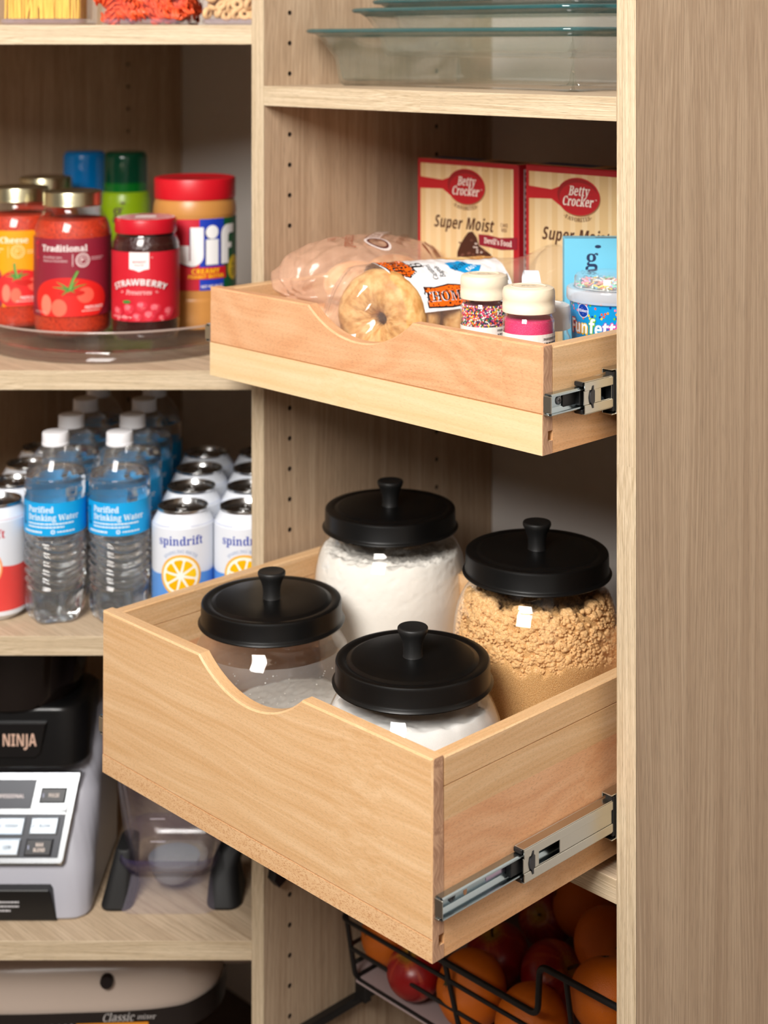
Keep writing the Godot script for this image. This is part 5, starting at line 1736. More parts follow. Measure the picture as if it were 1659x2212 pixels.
func build_frosting(fl: float) -> void:
	var t := thing("frosting_tub", "turquoise frosting tub with confetti dots and a clear domed lid", "tub", Vector3(0.3740, fl, -0.1040), PI / 4)
	shell([Vector2(0.0, 0.001), Vector2(0.0355, 0.0005), Vector2(0.0362, 0.002), Vector2(0.0402, 0.0800)], mat(rgb(0, 148, 214), 0.35), t, "tub")
	var p := printer()
	var on_tub := func(q: Vector2, lift: float) -> Vector3:
		var r := lerpf(0.0362, 0.0402, q.y / 80.0) + lift
		var a := q.x * 0.001 / 0.0385
		return Vector3(sin(a) * r, q.y * 0.001, cos(a) * r)
	var dots := [rgb(250, 210, 40), rgb(236, 90, 60), rgb(110, 190, 70), rgb(240, 130, 170), rgb(30, 60, 160), rgb(250, 150, 40)]
	for k in 70:
		p.disc(Vector2(-58 + 116 * hsh(k, 1.3), 64 + 15 * hsh(k, 7.7)), 1.0, 1.2, dots[k % 6], 0.0, 10)
	p.disc(Vector2(-34, 71.6), 6.2, 6.4, rgb(236, 240, 250))
	p.disc(Vector2(-34, 71.6), 5.6, 5.8, rgb(16, 60, 160))
	p.text("Pillsbury", Vector2(-34, 71.6), 3.3, rgb(250, 250, 252), {serif = true, bold = true, sx = 0.74})
	var word := "Funfetti"
	var at := [-49.0, -41.5, -33.0, -25.0, -18.6, -12.0, -6.2, -1.4]
	var hue := [rgb(232, 70, 40), rgb(245, 150, 30), rgb(246, 200, 30), rgb(110, 180, 60), rgb(60, 150, 190), rgb(120, 90, 180), rgb(200, 60, 160), rgb(240, 50, 140)]
	for pass_ in 2:
		for k in 8:
			var em := 17.5 if k == 0 or k == 3 or k == 5 or k == 6 else 15.5
			for d in ([Vector2(-0.9, -0.6), Vector2(0.9, -0.6), Vector2(0.4, -1.4), Vector2(0.0, 0.9), Vector2(-0.7, 0.5)] if pass_ == 0 else [Vector2.ZERO]):
				p.text(word[k], Vector2(at[k], 56.6 + (1.4 if k == 3 else 0.0)) + d, em, hue[k] if pass_ == 0 else rgb(252, 250, 250), {bold = true, sx = 0.86, skew = 0.08}, 0.05)
		p.layer += 1.0
	p.text("VANILLA FLAVORED FROSTING", Vector2(-20, 43.5), 5.2, rgb(250, 250, 252), {bold = true, sx = 0.7})
	obj("print", p.lay(on_tub, 3.5), M.print_gloss, t)
	var milky := sheet(rgb(236, 240, 246), 0.55, 0.12)
	shell([Vector2(0.0404, 0.0785), Vector2(0.0424, 0.0783), Vector2(0.0430, 0.0800), Vector2(0.0430, 0.0875), Vector2(0.0424, 0.0892), Vector2(0.0405, 0.0898), Vector2(0.0372, 0.0896), Vector2(0.0366, 0.0890)], milky, t, "lid_rim", 72, 0.8)
	shell([Vector2(0.0366, 0.0890), Vector2(0.0362, 0.0905), Vector2(0.0357, 0.0985), Vector2(0.0345, 0.1006), Vector2(0.032, 0.1012), Vector2(0.0, 0.1014)], sheet(rgb(240, 240, 244), 0.12, 0.05), t, "lid_dome", 72, 0.8)
	shell([Vector2(0.0, 0.0898), Vector2(0.0350, 0.0898)], mat(rgb(214, 226, 232), 0.6), t, "inner_seal")
	var rod := MB.new()
	rod.tube([Vector3(-0.003, 0, 0), Vector3(0.003, 0, 0)], 0.0008, 6)
	var mm := MultiMesh.new()
	mm.transform_format = MultiMesh.TRANSFORM_3D
	mm.use_colors = true
	mm.mesh = rod.mesh()
	mm.instance_count = 260
	for k in 260:
		var rr := 0.0335 * sqrt(rng.randf())
		var a := rng.randf() * TAU
		mm.set_instance_transform(k, Transform3D(Basis.from_euler(Vector3(rng.randf() * 0.5, rng.randf() * TAU, rng.randf() * 0.5)), Vector3(cos(a) * rr, 0.0908 + 0.0035 * rng.randf(), sin(a) * rr)))
		mm.set_instance_color(k, ([rgb(250, 220, 110), rgb(246, 160, 140), rgb(140, 214, 190), rgb(250, 250, 240), rgb(246, 170, 200), rgb(140, 200, 236)][k % 6] as Color).srgb_to_linear())
	var o := MultiMeshInstance3D.new()
	o.name = "pastel_sprinkles"
	o.multimesh = mm
	var bm := mat(Color.WHITE, 0.4)
	bm.vertex_color_use_as_albedo = true
	o.material_override = bm
	t.add_child(o)
	tag(o, "", "", "", "stuff")


func build_bread(fl: float) -> void:
	# bagels, each lying on its edge, one behind the other
	var crust := mat(Color.WHITE, 0.6)
	crust.albedo_texture = speckle_tex(33, 256, [rgb(192, 136, 72), rgb(206, 154, 90), rgb(214, 164, 100), rgb(222, 176, 114)], 0.02)
	bumpy(crust, 14, 0.02, 0.10)
	var a0 := Vector3(0.1680, fl + 0.0492, 0.0020)
	var dir := Vector3(0.349, 0, -0.937)
	var yaw := atan2(-0.349, 0.937)
	var where := ["foremost, its hole facing the scooped front", "second", "third", "hindmost"]
	for k in 4:
		var mb := MB.new()
		torus(mb, 0.0268, 0.0206, 0.80, 0.07, k * 3.0)
		var t := thing("bagel", "golden bagel standing on edge in the clear bag, %s in line" % where[k] if k else "golden bagel standing on edge in the clear bag, foremost with its hole showing", "bagel", a0 + dir * 0.0345 * k + (Vector3(0.013, 0, 0.001) if k == 0 else Vector3.ZERO), yaw + (0.62 if k == 0 else 0.12), "bagels in the bag")
		obj("crust", mb, crust, t)
	# their bag
	var bag := thing("bagel_bag", "clear bagel bag with a white and orange printed band", "bag", a0, yaw)
	var n := noise(91, 3)
	var hull := func(s: float, fi: float, lift: float) -> Vector3:   # s metres along the line from the front bagel, fi from the top towards the right
		var r := 0.0500
		if s < -0.016:
			r *= sqrt(maxf(0.0, 1.0 - pow((-0.016 - s) / 0.034, 2.0) * 0.97))
		if s > 0.118:
			r *= lerpf(1.0, 0.55, smoothstep(0.118, 0.17, s))
		var fold := 0.0024 * sin(fi * 19.0 + 3.0 * sin(fi * 3.0)) * smoothstep(-0.005, -0.035, s)
		r += 0.0012 * n.get_noise_3d(s * 60.0, sin(fi) * 3.0, cos(fi) * 3.0) + fold + lift
		var y := cos(fi) * r
		y = maxf(y, -0.0485)
		y -= 0.020 * smoothstep(-0.012, -0.05, s)
		y += 0.035 * smoothstep(0.12, 0.19, s)
		return Vector3(sin(fi) * r + 0.022 * smoothstep(0.12, 0.19, s), y, -s)
	var film := sheet(rgb(250, 246, 240), 0.06, 0.10)
	var fm := MB.new()
	fm.grid(90, 40, func(u: float, v: float) -> Vector3: return hull.call(lerpf(-0.0495, 0.030, v), u * TAU, 0.0), true)
	obj("clear_film", fm, film, bag)
	var fb := MB.new()
	fb.grid(60, 30, func(u: float, v: float) -> Vector3: return hull.call(lerpf(0.030, 0.19, v), u * TAU, 0.0), true)
	obj("rear_film", fb, sheet(rgb(236, 214, 196), 0.10, 0.08), bag)
	var p := printer()
	var on_bag := func(q: Vector2, lift: float) -> Vector3: return hull.call(q.x * 0.001, -q.y * 0.001 / 0.0505, lift + 0.0006)
	var white := rgb(240, 240, 242)
	var band := PackedVector2Array([Vector2(4, 40), Vector2(0, 8), Vector2(2, -16), Vector2(9, -36), Vector2(19, -54), Vector2(30, -70), Vector2(60, -69), Vector2(128, -66), Vector2(128, 40)])
	p.poly(band, white)
	p.poly(PackedVector2Array([Vector2(4, 38), Vector2(1, 6), Vector2(3, -12), Vector2(9, -30), Vector2(24, -34), Vector2(34, -26), Vector2(30, -6), Vector2(30, 38)]), rgb(20, 20, 22))
	p.poly(PackedVector2Array([Vector2(5, 37), Vector2(2.4, 6), Vector2(4.4, -11), Vector2(10, -28.4), Vector2(23.4, -32.4), Vector2(32, -25), Vector2(28.4, -6), Vector2(28.4, 37)]), rgb(236, 104, 24))
	p.text("THOMAS'", Vector2(17, -4), 15, rgb(20, 20, 22), {serif = true, bold = true, turn = PI / 2, sx = 0.8})
	p.text("B", Vector2(38, -14), 17, rgb(24, 24, 26), {serif = true, bold = true, turn = PI / 2 + 0.1})
	p.text("Caramel", Vector2(49, -26), 7.6, rgb(24, 24, 26), {serif = true, bold = true, skew = 0.3, turn = PI / 2 + 0.1, sx = 0.7})
	p.text("Bagels", Vector2(57, -27), 7.6, rgb(24, 24, 26), {serif = true, bold = true, skew = 0.3, turn = PI / 2 + 0.1, sx = 0.7})
	p.poly(PackedVector2Array([Vector2(35, -66), Vector2(33, -45), Vector2(44, -46), Vector2(60, -43), Vector2(88, -47), Vector2(88, -64), Vector2(60, -67)]), rgb(20, 20, 22))
	p.poly(PackedVector2Array([Vector2(36.2, -64.6), Vector2(34.4, -46.4), Vector2(44, -47.4), Vector2(60, -44.5), Vector2(86.6, -48.2), Vector2(86.6, -62.8), Vector2(60, -65.6)]), rgb(236, 104, 24))
	p.text("THOMAS'", Vector2(61, -55.6), 13.5, white, {serif = true, bold = true, sx = 0.92})
	p.text("THOMAS'", Vector2(61.5, -55.4), 12.8, rgb(36, 28, 30), {serif = true, bold = true, sx = 0.94})
	p.poly(PackedVector2Array([Vector2(68, -14), Vector2(70, -24), Vector2(84, -33), Vector2(98, -31), Vector2(104, -22), Vector2(92, -18), Vector2(84, -10)]), rgb(20, 150, 214))
	p.text("NEW", Vector2(80, -21), 8.5, rgb(16, 40, 80), {bold = true, turn = 0.5})
	p.text("EASY", Vector2(92, -25), 6.0, rgb(240, 250, 252), {bold = true, turn = 0.5})
	p.text("Limited", Vector2(112, -42), 9.0, rgb(24, 24, 26), {serif = true, skew = 0.3, turn = 0.1, sx = 0.86})
	p.text("Edition", Vector2(112, -51), 9.0, rgb(24, 24, 26), {serif = true, skew = 0.3, turn = 0.1, sx = 0.86})
	p.poly(blob(Vector2(100, 6), 30, 15, 0.03), rgb(226, 168, 92))
	p.poly(blob(Vector2(101, 2), 25, 10.5, 0.03), rgb(238, 208, 150))
	p.poly(blob(Vector2(112, -2), 15, 8, 0.04), rgb(196, 136, 70))
	var pm := p.lay(on_bag, 3.0)
	obj("printed_band", pm, M.print_gloss, bag)
	var red := printer()
	red.poly(PackedVector2Array([Vector2(52, -104), Vector2(46, -90), Vector2(80, -86), Vector2(118, -84), Vector2(118, -104)]), rgb(170, 34, 34))
	red.text("NATURALLY & ARTIFICIALLY", Vector2(80, -90.5), 4.0, rgb(236, 214, 208), {bold = true, sx = 0.8})
	red.text("CARAMEL FLAVORED", Vector2(80, -97), 6.6, rgb(236, 214, 208), {bold = true, sx = 0.8})
	obj("red_print", red.lay(on_bag, 3.0), M.print_gloss, bag)
	# gathered neck: a tan clip and a printed end
	var clip := MB.new()
	clip.box(Vector3(-0.012, -0.0042, -0.0011), Vector3(0.012, 0.0042, 0.0011), 0.0006)
	var cl := obj("bag_clip", clip, mat(rgb(214, 172, 96), 0.5), bag)
	cl.position = Vector3(-0.016, -0.0262, 0.0515)
	cl.rotation = Vector3(0.5, 0.5, -0.42)
	var neck := MB.new()
	neck.grid(40, 10, func(u: float, v: float) -> Vector3:
		var r := lerpf(0.006, 0.013, v) * (1.0 + 0.35 * sin(u * TAU * 7.0))
		return Vector3(cos(u * TAU) * r + 0.016 * v, -0.0225 - 0.006 * v + sin(u * TAU) * r * 0.6, 0.0495 + 0.0125 * v), true)
	obj("neck_film", neck, sheet(rgb(248, 244, 240), 0.16, 0.08), bag)
	var flap := MB.new()
	for q in [[0.012, 0.022, rgb(196, 40, 26)], [0.022, 0.031, rgb(236, 104, 24)], [0.031, 0.040, rgb(20, 150, 220)], [0.040, 0.052, rgb(244, 240, 244)]]:
		flap.col = (q[2] as Color).srgb_to_linear()
		flap.box(Vector3(q[0], -0.004, -0.0005), Vector3(q[1], 0.005, 0.0005), 0.0002)
	var fp := obj("printed_flap", flap, M.print_gloss, bag)
	fp.position = Vector3(-0.006, -0.0240, 0.0560)
	fp.rotation = Vector3(-0.5, 0.25, 0.28)
	# buns in a frosted peach bag
	var bun_m := mat(Color.WHITE, 0.6)
	bun_m.albedo_texture = speckle_tex(34, 128, [rgb(226, 164, 110), rgb(238, 184, 132), rgb(246, 206, 160)], 0.02)
	var bun := MB.new()
	bun.grid(32, 18, func(u: float, v: float) -> Vector3:
		var b := (v - 0.5) * PI
		var q := Vector3(cos(u * TAU) * cos(b) * 0.033, sin(b) * 0.023, sin(u * TAU) * cos(b) * 0.033)
		q.y = maxf(q.y, -0.016)
		return q, true)
	var first: Node3D
	for k in 6:
		var at := Vector3([0.062, 0.112, 0.060, 0.106, 0.084, 0.082][k], fl + [0.0225, 0.0225, 0.0225, 0.0225, 0.066, 0.067][k], [-0.030, -0.062, -0.096, -0.122, -0.052, -0.108][k])
		if first == null:
			first = thing("bread_bun", "soft bun dimly seen through the frosted peach bag", "bun", at, 0, "buns in the frosted bag")
			obj("crust", bun, bun_m, first)
		else:
			dup(first, at, k * 1.1)
	var bb := thing("bun_bag", "frosted peach plastic bag of buns, creased at its knot", "bag", Vector3(0.085, fl, -0.066), 0.12)
	var frost := sheet(rgb(252, 206, 176), 0.30, 0.18, 0.4)
	var knot := Vector3(-0.010, 0.063, 0.088)
	var hull2 := func(u: float, v: float) -> Vector3:
		var a := u * TAU
		var b := (v - 0.5) * PI
		var c := signf(cos(a)) * pow(absf(cos(a)), 0.75)
		var s := signf(sin(a)) * pow(absf(sin(a)), 0.75)
		var cb := pow(maxf(0.0, cos(b)), 0.7)
		var q := Vector3(c * cb * 0.062, 0.056 + sin(b) * 0.056, s * cb * 0.106)
		if q.y > 0.066:
			q.x += (q.x - 0.0) * 0.10
			q.x -= 0.010 * smoothstep(0.066, 0.08, q.y) * smoothstep(0.0, -0.05, q.x)
		var out := (q - Vector3(0, 0.05, 0)).normalized()
		q += out * 0.0032 * n.get_noise_3d(q.x * 40.0, q.y * 40.0, q.z * 40.0)
		var to := q - knot
		var d := Vector2(to.x, to.y).length()
		var near := smoothstep(0.085, 0.012, to.length())
		q += out * 0.0042 * near * sin(atan2(to.y, to.x) * 11.0 + d * 30.0)
		q = q.lerp(knot, 0.35 * smoothstep(0.03, 0.0, to.length()))
		return q
	var hb := MB.new()
	hb.grid(140, 80, hull2, true)
	obj("frosted_film", hb, frost, bb)
	var ink := printer()
	var brown := rgb(150, 66, 36)
	ink.text("the", Vector2(-16, -34), 15, brown, {serif = true, skew = 0.3, turn = -0.9})
	ink.text("original", Vector2(4, -30), 15, brown, {serif = true, skew = 0.3, turn = -0.9})
	ink.text("BRIOCHE", Vector2(2, 18), 17, rgb(100, 40, 36), {serif = true, bold = true, turn = -1.1})
	ink.text("BRIOCHE", Vector2(3, 18.6), 16, rgb(236, 214, 204), {serif = true, bold = true, turn = -1.1})
	ink.text("soft baked", Vector2(28, 26), 9, rgb(120, 70, 40), {serif = true, turn = -1.1})
	ink.ring(Vector2(30, -18), 11, 14, rgb(240, 226, 220), 1.0, 20)
	ink.ring(Vector2(30, -18), 9, 11.4, rgb(92, 34, 32), 1.0, 20)
	for k in 5:
		ink.poly(blob(Vector2(40 + 7 * hsh(k, 1), 40 + 26 * hsh(k, 2)), 7, 2.4, 0.2, 3.0, 16), rgb(140, 70, 40))
	obj("brown_print", ink.lay(func(q: Vector2, lift: float) -> Vector3:
		var x := q.x * 0.001
		var z := -q.y * 0.001
		var cb := pow(pow(absf(x) / 0.064, 2.667) + pow(absf(z) / 0.106, 2.667), 0.375)
		var yy := sqrt(maxf(0.0, 1.0 - pow(cb, 2.857))) * 0.056
		return Vector3(x, 0.056 + yy + 0.0026 + lift, z), 3.0), M.print, bb)
	# a white ribbed strip standing behind the cream lids, its top curled over
	var st := thing("paper_strip", "narrow white ribbed strip with a curled top behind the cream lids", "strip", Vector3(0.3130, fl, -0.0565), PI / 4 - 0.1)
	var sm := MB.new()
	sm.grid(60, 6, func(u: float, v: float) -> Vector3:
		var x := (v - 0.5) * 0.013
		var rib := 0.00018 * sin(v * 60.0)
		if u < 0.55:
			return Vector3(x, u / 0.55 * 0.0960, rib)
		var a := (u - 0.55) / 0.45 * 5.0
		var r := 0.0088 - 0.0006 * a
		return Vector3(x + 0.0014 * a, 0.0960 + sin(a) * r, -r * cos(a) + 0.0088 + rib))
	obj("strip", sm, mat(rgb(238, 240, 246), 0.45), st)


# ---------------------------------------------------------------- clear boxes of pasta and cereal on the top shelf
func clear_box(label: String, at: Vector3, w: float, d: float, h: float) -> Node3D:
	var t := thing("clear_canister", label, "canister", at, PI / 4, "clear food canisters")
	var ring := PackedVector2Array()
	for k in 48:
		var q := rounded_rect(k / 48.0, w * 0.5, d * 0.5, 0.014)
		ring.append(q[0])
	var mb := MB.new()
	mb.extrude(ring, 0.0, h, 0.0025, 0.001, 0, 0, 2, 1)
	obj("wall", mb, M.acrylic, t)
	var base := MB.new()
	var small := PackedVector2Array()
	for q in ring:
		small.append(q * 0.965)
	base.extrude(small, 0.0008, 0.0068, 0.002, 0.001, 0, 0, 2, 1)
	obj("base", base, sheet(rgb(190, 170, 190), 0.22, 0.08), t)
	return t


func build_pasta() -> void:
	M.acrylic = sheet(rgb(206, 196, 214), 0.035, 0.03)
	var y := EYE + 0.0177
	var zc := 1.708
	var xs := [-0.3950, -0.2833, -0.1796]
	var ds := [0.086, 0.092, 0.088]
	var pts := []
	for k in 3:
		var p := at_view(xs[k], 0, zc)
		pts.append(Vector3(p.x, y, p.z))
	clear_box("clear canister of yellow spaghetti at the left end of the top shelf", pts[0], 0.0940, ds[0], 0.20)
	clear_box("clear canister of orange rotini between the spaghetti and the cereal", pts[1], 0.0960, ds[1], 0.14)
	clear_box("clear canister of ring cereal against the partition panel", pts[2], 0.0880, ds[2], 0.14)
	# spaghetti: strands nobody would count
	var strand := MB.new()
	for k in 330:
		var x := (rng.randf() - 0.5) * 0.080
		var z := 0.036 - absf(rng.randfn(0, 0.006)) if k < 200 else (rng.randf() - 0.5) * 0.070
		if k >= 270:
			x = 0.040 - absf(rng.randfn(0, 0.003))
		var lean := rng.randfn(0, 0.006) if k % 5 else rng.randfn(0, 0.02)
		strand.tube([Vector3(clampf(x, -0.043, 0.043), 0.0072, clampf(z, -0.04, 0.0405)), Vector3(clampf(x + lean, -0.043, 0.043), 0.185, clampf(z + rng.randfn(0, 0.003), -0.04, 0.0405))], 0.00105, 6)
	strand.box(Vector3(-0.038, 0.0072, -0.037), Vector3(0.038, 0.17, 0.028), 0.002)
	var sp := obj("spaghetti", strand, mat(rgb(236, 192, 84), 0.5))
	sp.position = pts[0]
	sp.rotation.y = PI / 4
	tag(sp, "bundle of dry yellow spaghetti standing in its canister", "spaghetti", "", "stuff")
	# rotini: each piece in sight
	var tw := MB.new()
	tw.grid(24, 30, func(u: float, v: float) -> Vector3:
		var a := u * TAU
		var r := 0.0020 + 0.0048 * pow(absf(cos(1.5 * a)), 1.3)
		var b := a + v * TAU * 1.9
		return Vector3(cos(b) * r, sin(b) * r, (v - 0.5) * 0.034), true)
	var tm := tw.mesh()
	var orange := mat(rgb(228, 88, 44), 0.45)
	var first: Node3D
	for k in 74:
		var lx := 0.0
		var lz := 0.0
		var row := int(k / 11) if k < 55 else int((k - 55) / 4)
		var ly := 0.0130 + row * 0.0098 + rng.randfn(0, 0.0010)
		if k < 55:
			lx = -0.036 + 0.0072 * (k % 11) + rng.randfn(0, 0.0015)
			lz = 0.0385 - absf(rng.randfn(0, 0.0022))
		else:
			lx = 0.0405
			lz = -0.030 + 0.016 * ((k - 55) % 4)
		var p: Vector3 = pts[1] + Vector3(lx, ly, lz).rotated(Vector3.UP, PI / 4)
		var o: MeshInstance3D
		if first == null:
			o = put_mesh("rotini_piece", tm, orange)
			tag(o, "orange rotini twist pressed against its clear canister", "pasta", "rotini twists in the canister")
			first = o
			o.position = p
		else:
			o = dup(first, p, 0)
		o.rotation = Vector3(rng.randfn(0, 0.4), PI / 4 + (PI / 2 if k < 55 else 0.0) + rng.randfn(0, 0.55), rng.randf() * TAU)
	var core := MB.new()
	core.box(Vector3(-0.036, 0.008, -0.036), Vector3(0.036, 0.10, 0.031), 0.004)
	var rc := obj("rotini", core, bumpy(mat(rgb(198, 70, 34), 0.6), 31, 0.05, 0.3))
	rc.position = pts[1]
	rc.rotation.y = PI / 4
	tag(rc, "heap of orange rotini filling the middle canister behind its front twists", "pasta", "", "stuff")
	# ring cereal
	var ring := MB.new()
	var n := noise(45, 2)
	ring.grid(26, 14, func(u: float, v: float) -> Vector3:
		var a := u * TAU
		var b := v * TAU
		var r1 := 0.0028 * (1.0 + 0.14 * n.get_noise_2d(cos(a) * 2.0, sin(a) * 2.0 + v * 3.0))
		return Vector3(cos(a) * (0.0044 + r1 * cos(b)), sin(a) * (0.0044 + r1 * cos(b)), r1 * sin(b)), true, true)
	var rm := ring.mesh()
	var oat := bumpy(mat(rgb(222, 184, 134), 0.75), 17, 0.06, 0.04)
	first = null
	for k in 66:
		var row := int(k / 8)
		var lx := -0.0365 + 0.0098 * (k % 8) + (0.0049 if row % 2 else 0.0) + rng.randfn(0, 0.0012)
		var ly := 0.0125 + 0.0088 * row + rng.randfn(0, 0.001)
		var lz := 0.0375 - absf(rng.randfn(0, 0.0025))
		var p: Vector3 = pts[2] + Vector3(lx, ly, lz).rotated(Vector3.UP, PI / 4)
		var o: MeshInstance3D
		if first == null:
			o = put_mesh("cereal_ring", rm, oat)
			tag(o, "toasted oat cereal ring pressed against its clear canister", "cereal", "cereal rings in the canister")
			first = o
			o.position = p
		else:
			o = dup(first, p, 0)
		o.rotation = Vector3(rng.randfn(0, 0.6), PI / 4 + rng.randfn(0, 0.6), rng.randf() * 3.0)
	core = MB.new()
	core.box(Vector3(-0.034, 0.008, -0.034), Vector3(0.034, 0.09, 0.030), 0.004)
	rc = obj("cereal", core, bumpy(mat(rgb(196, 156, 108), 0.8), 33, 0.05, 0.3))
	rc.position = pts[2]
	rc.rotation.y = PI / 4
	tag(rc, "heap of oat cereal filling the right canister behind its front rings", "cereal", "", "stuff")


# ---------------------------------------------------------------- the blender, its pitcher and the stand mixer
func loft(mb: MB, rings: Array, seg := 40, caps := true) -> void:   # rings: [y, centre x, centre z, half x, half z, corner]
	var m := rings.size() - 1
	var extra := 2 if caps else 0
	mb.grid(seg, m + extra, func(u: float, v: float) -> Vector3:
		var k := int(round(v * (m + extra))) - (1 if caps else 0)
		var q: Array = rings[clampi(k, 0, m)]
		if k < 0 or k > m:
			return Vector3(q[1], q[0], q[2])
		var p: Vector2 = rounded_rect(u, q[3], q[4], q[5])[0]
		return Vector3(q[1] + p.x, q[0], q[2] + p.y), true)


func build_blender() -> void:
	var y := EYE - 0.9401
	var p := at_view(-0.4400, 0, 1.752)
	var t := thing("countertop_blender", "silver and black blender base with a tilted chrome button panel", "blender", Vector3(p.x, y, p.z), PI / 4)
	var silver := mat(rgb(168, 168, 178), 0.35, 0.0, 0.6)
	var black := mat(rgb(14, 14, 15), 0.32)
	# body: the front leans back as it rises
	var body := MB.new()
	loft(body, [[0.0, 0.0, -0.010, 0.094, 0.090, 0.020], [0.004, 0.0, -0.010, 0.0955, 0.0925, 0.020], [0.050, 0.0, -0.020, 0.0955, 0.0855, 0.020], [0.115, 0.0, -0.034, 0.0950, 0.0690, 0.020], [0.150, 0.0, -0.046, 0.0940, 0.0560, 0.028], [0.185, 0.0, -0.056, 0.0900, 0.0440, 0.026]], 64)
	obj("housing", body, silver, t)
	var collar := MB.new()
	loft(collar, [[0.143, 0.0, -0.006, 0.078, 0.046, 0.03], [0.146, 0.0, -0.006, 0.083, 0.051, 0.03], [0.150, 0.0, -0.006, 0.084, 0.052, 0.03], [0.205, 0.0, -0.012, 0.084, 0.052, 0.03], [0.210, 0.0, -0.012, 0.080, 0.048, 0.03], [0.212, 0.0, -0.012, 0.070, 0.040, 0.03]], 56)
	obj("collar", collar, black, t)
	var bowl := MB.new()
	bowl.lathe([Vector2(0.066, 0.208), Vector2(0.070, 0.22), Vector2(0.078, 0.292), Vector2(0.0, 0.294)], 48)
	bowl.xform(Transform3D(Basis(), Vector3(0, 0, -0.02)))
	obj("dark_bowl", bowl, mat(rgb(26, 20, 18), 0.1), t)
	var plate := MB.new()
	plate.extrude(PackedVector2Array([Vector2(-0.060, 0.158), Vector2(0.030, 0.158), Vector2(0.036, 0.163), Vector2(0.042, 0.196), Vector2(-0.060, 0.196)]), 0.040, 0.0475, 0.0, 0.001)
	var pn := obj("badge_plate", plate, mat(rgb(18, 18, 19), 0.25), t)
	var ink := printer().text("NINJA", Vector2(13, 177.5), 18.5, rgb(216, 180, 160), {bold = true, sx = 0.70})
	obj("badge_lettering", ink.lay(on_front(0.0476), 8.0), M.print_gloss, pn)
	# tilted panel in its own axes: origin at its lower middle, y up the slope
	var slope := Node3D.new()
	slope.name = "control_panel"
	t.add_child(slope)
	slope.position = Vector3(0, 0.058, 0.0712)
	slope.rotation.x = -0.46
	var frame := MB.new()
	frame.extrude(PackedVector2Array([Vector2(-0.072, -0.004), Vector2(0.0645, -0.004), Vector2(0.0675, 0.0), Vector2(0.0785, 0.088), Vector2(-0.085, 0.088)]), -0.012, 0.0, 0.0, 0.002)
	obj("chrome_frame", frame, M.chrome, slope)
	var dark := MB.new()
	dark.extrude(PackedVector2Array([Vector2(-0.066, 0.003), Vector2(0.0600, 0.003), Vector2(0.0692, 0.0795), Vector2(-0.073, 0.0795)]), 0.0, 0.0008, 0.0, 0.0004)
	obj("dark_inlay", dark, mat(rgb(58, 60, 66), 0.3, 0.3), slope)
	var band := MB.new()
	band.extrude(PackedVector2Array([Vector2(0.0250, 0.046), Vector2(0.0655, 0.046), Vector2(0.0692, 0.0795), Vector2(0.0690, 0.080), Vector2(0.0300, 0.080)]), 0.0009, 0.0018, 0.0, 0.0008)
	band.box(Vector3(-0.07, 0.0450, 0.0009), Vector3(0.0655, 0.0508, 0.0018), 0.0005)
	obj("chrome_band", band, M.chrome, slope)
	var key := func(x0: float, x1: float, y0: float, y1: float, dk: bool, words: Array) -> void:
		var k := MB.new()
		k.extrude(PackedVector2Array([Vector2(x0, y0), Vector2(x1 - 0.002, y0), Vector2(x1, y1), Vector2(x0 + 0.002, y1)]), 0.0006, 0.0042 if not dk else 0.0036, 0.0, 0.0014)
		var o := obj("button", k, M.key_dark if dk else M.key_silver, slope)
		var w := printer()
		for q in words.size():
			w.text(words[q], Vector2((x0 + x1) * 500.0 + 1.0, (y0 + y1) * 500.0 + (words.size() - 1) * 2.4 - q * 5.0), 5.0, rgb(226, 210, 200) if dk else rgb(80, 90, 104), {bold = true, sx = 0.8})
		w.rect(x0 * 1000 + 4, (y0 + y1) * 500 - 2, x0 * 1000 + 5.4, (y0 + y1) * 500 + 2, rgb(150, 156, 180))
		if words.size():
			obj("button_lettering", w.lay(on_front(0.0043 if not dk else 0.0037), 8.0), M.print, o)
	M.key_dark = mat(rgb(40, 40, 44), 0.3)
	M.key_silver = mat(rgb(196, 206, 216), 0.25, 0.7)
	key.call(0.0345, 0.0650, 0.0560, 0.0715, true, ["PULSE"])
	key.call(0.0270, 0.0590, 0.0255, 0.0425, false, ["BLEND"])
	key.call(-0.0090, 0.0225, 0.0255, 0.0425, false, ["DOUGH"])
	key.call(0.0235, 0.0545, 0.0050, 0.0215, true, ["MAX", "BLEND"])
	key.call(-0.0110, 0.0195, 0.0050, 0.0215, false, ["LOW"])
	var pr := printer().text("PROFESSIONAL", Vector2(0, 63), 5.2, rgb(226, 214, 214), {bold = true, sx = 0.95})
	obj("panel_lettering", pr.lay(on_front(0.0009), 8.0), M.print, slope)
	var skirt := MB.new()
	skirt.extrude(PackedVector2Array([Vector2(-0.07, 0.001), Vector2(0.0625, 0.001), Vector2(0.0600, 0.012), Vector2(0.0560, 0.0300), Vector2(0.0530, 0.0335), Vector2(-0.07, 0.0335)]), 0.068, 0.0842, 0.0, 0.001)
	var sk := obj("black_skirt", skirt, mat(rgb(12, 12, 13), 0.4), t)
	var sw := printer()
	fine_lines(sw, -20, 22, 21, 3, 4.5, 2.0, rgb(190, 190, 194), 5)
	obj("skirt_lettering", sw.lay(on_front(0.0843), 8.0), M.print, sk)

	# the pitcher
	p = at_view(-0.2627, 0, 1.738)
	var g := thing("blender_pitcher", "clear violet-tinted blender pitcher on black feet with a black handle", "pitcher", Vector3(p.x, y, p.z), PI / 4)
	var tint := sheet(rgb(96, 80, 104), 0.07, 0.05)
	var jug := MB.new()
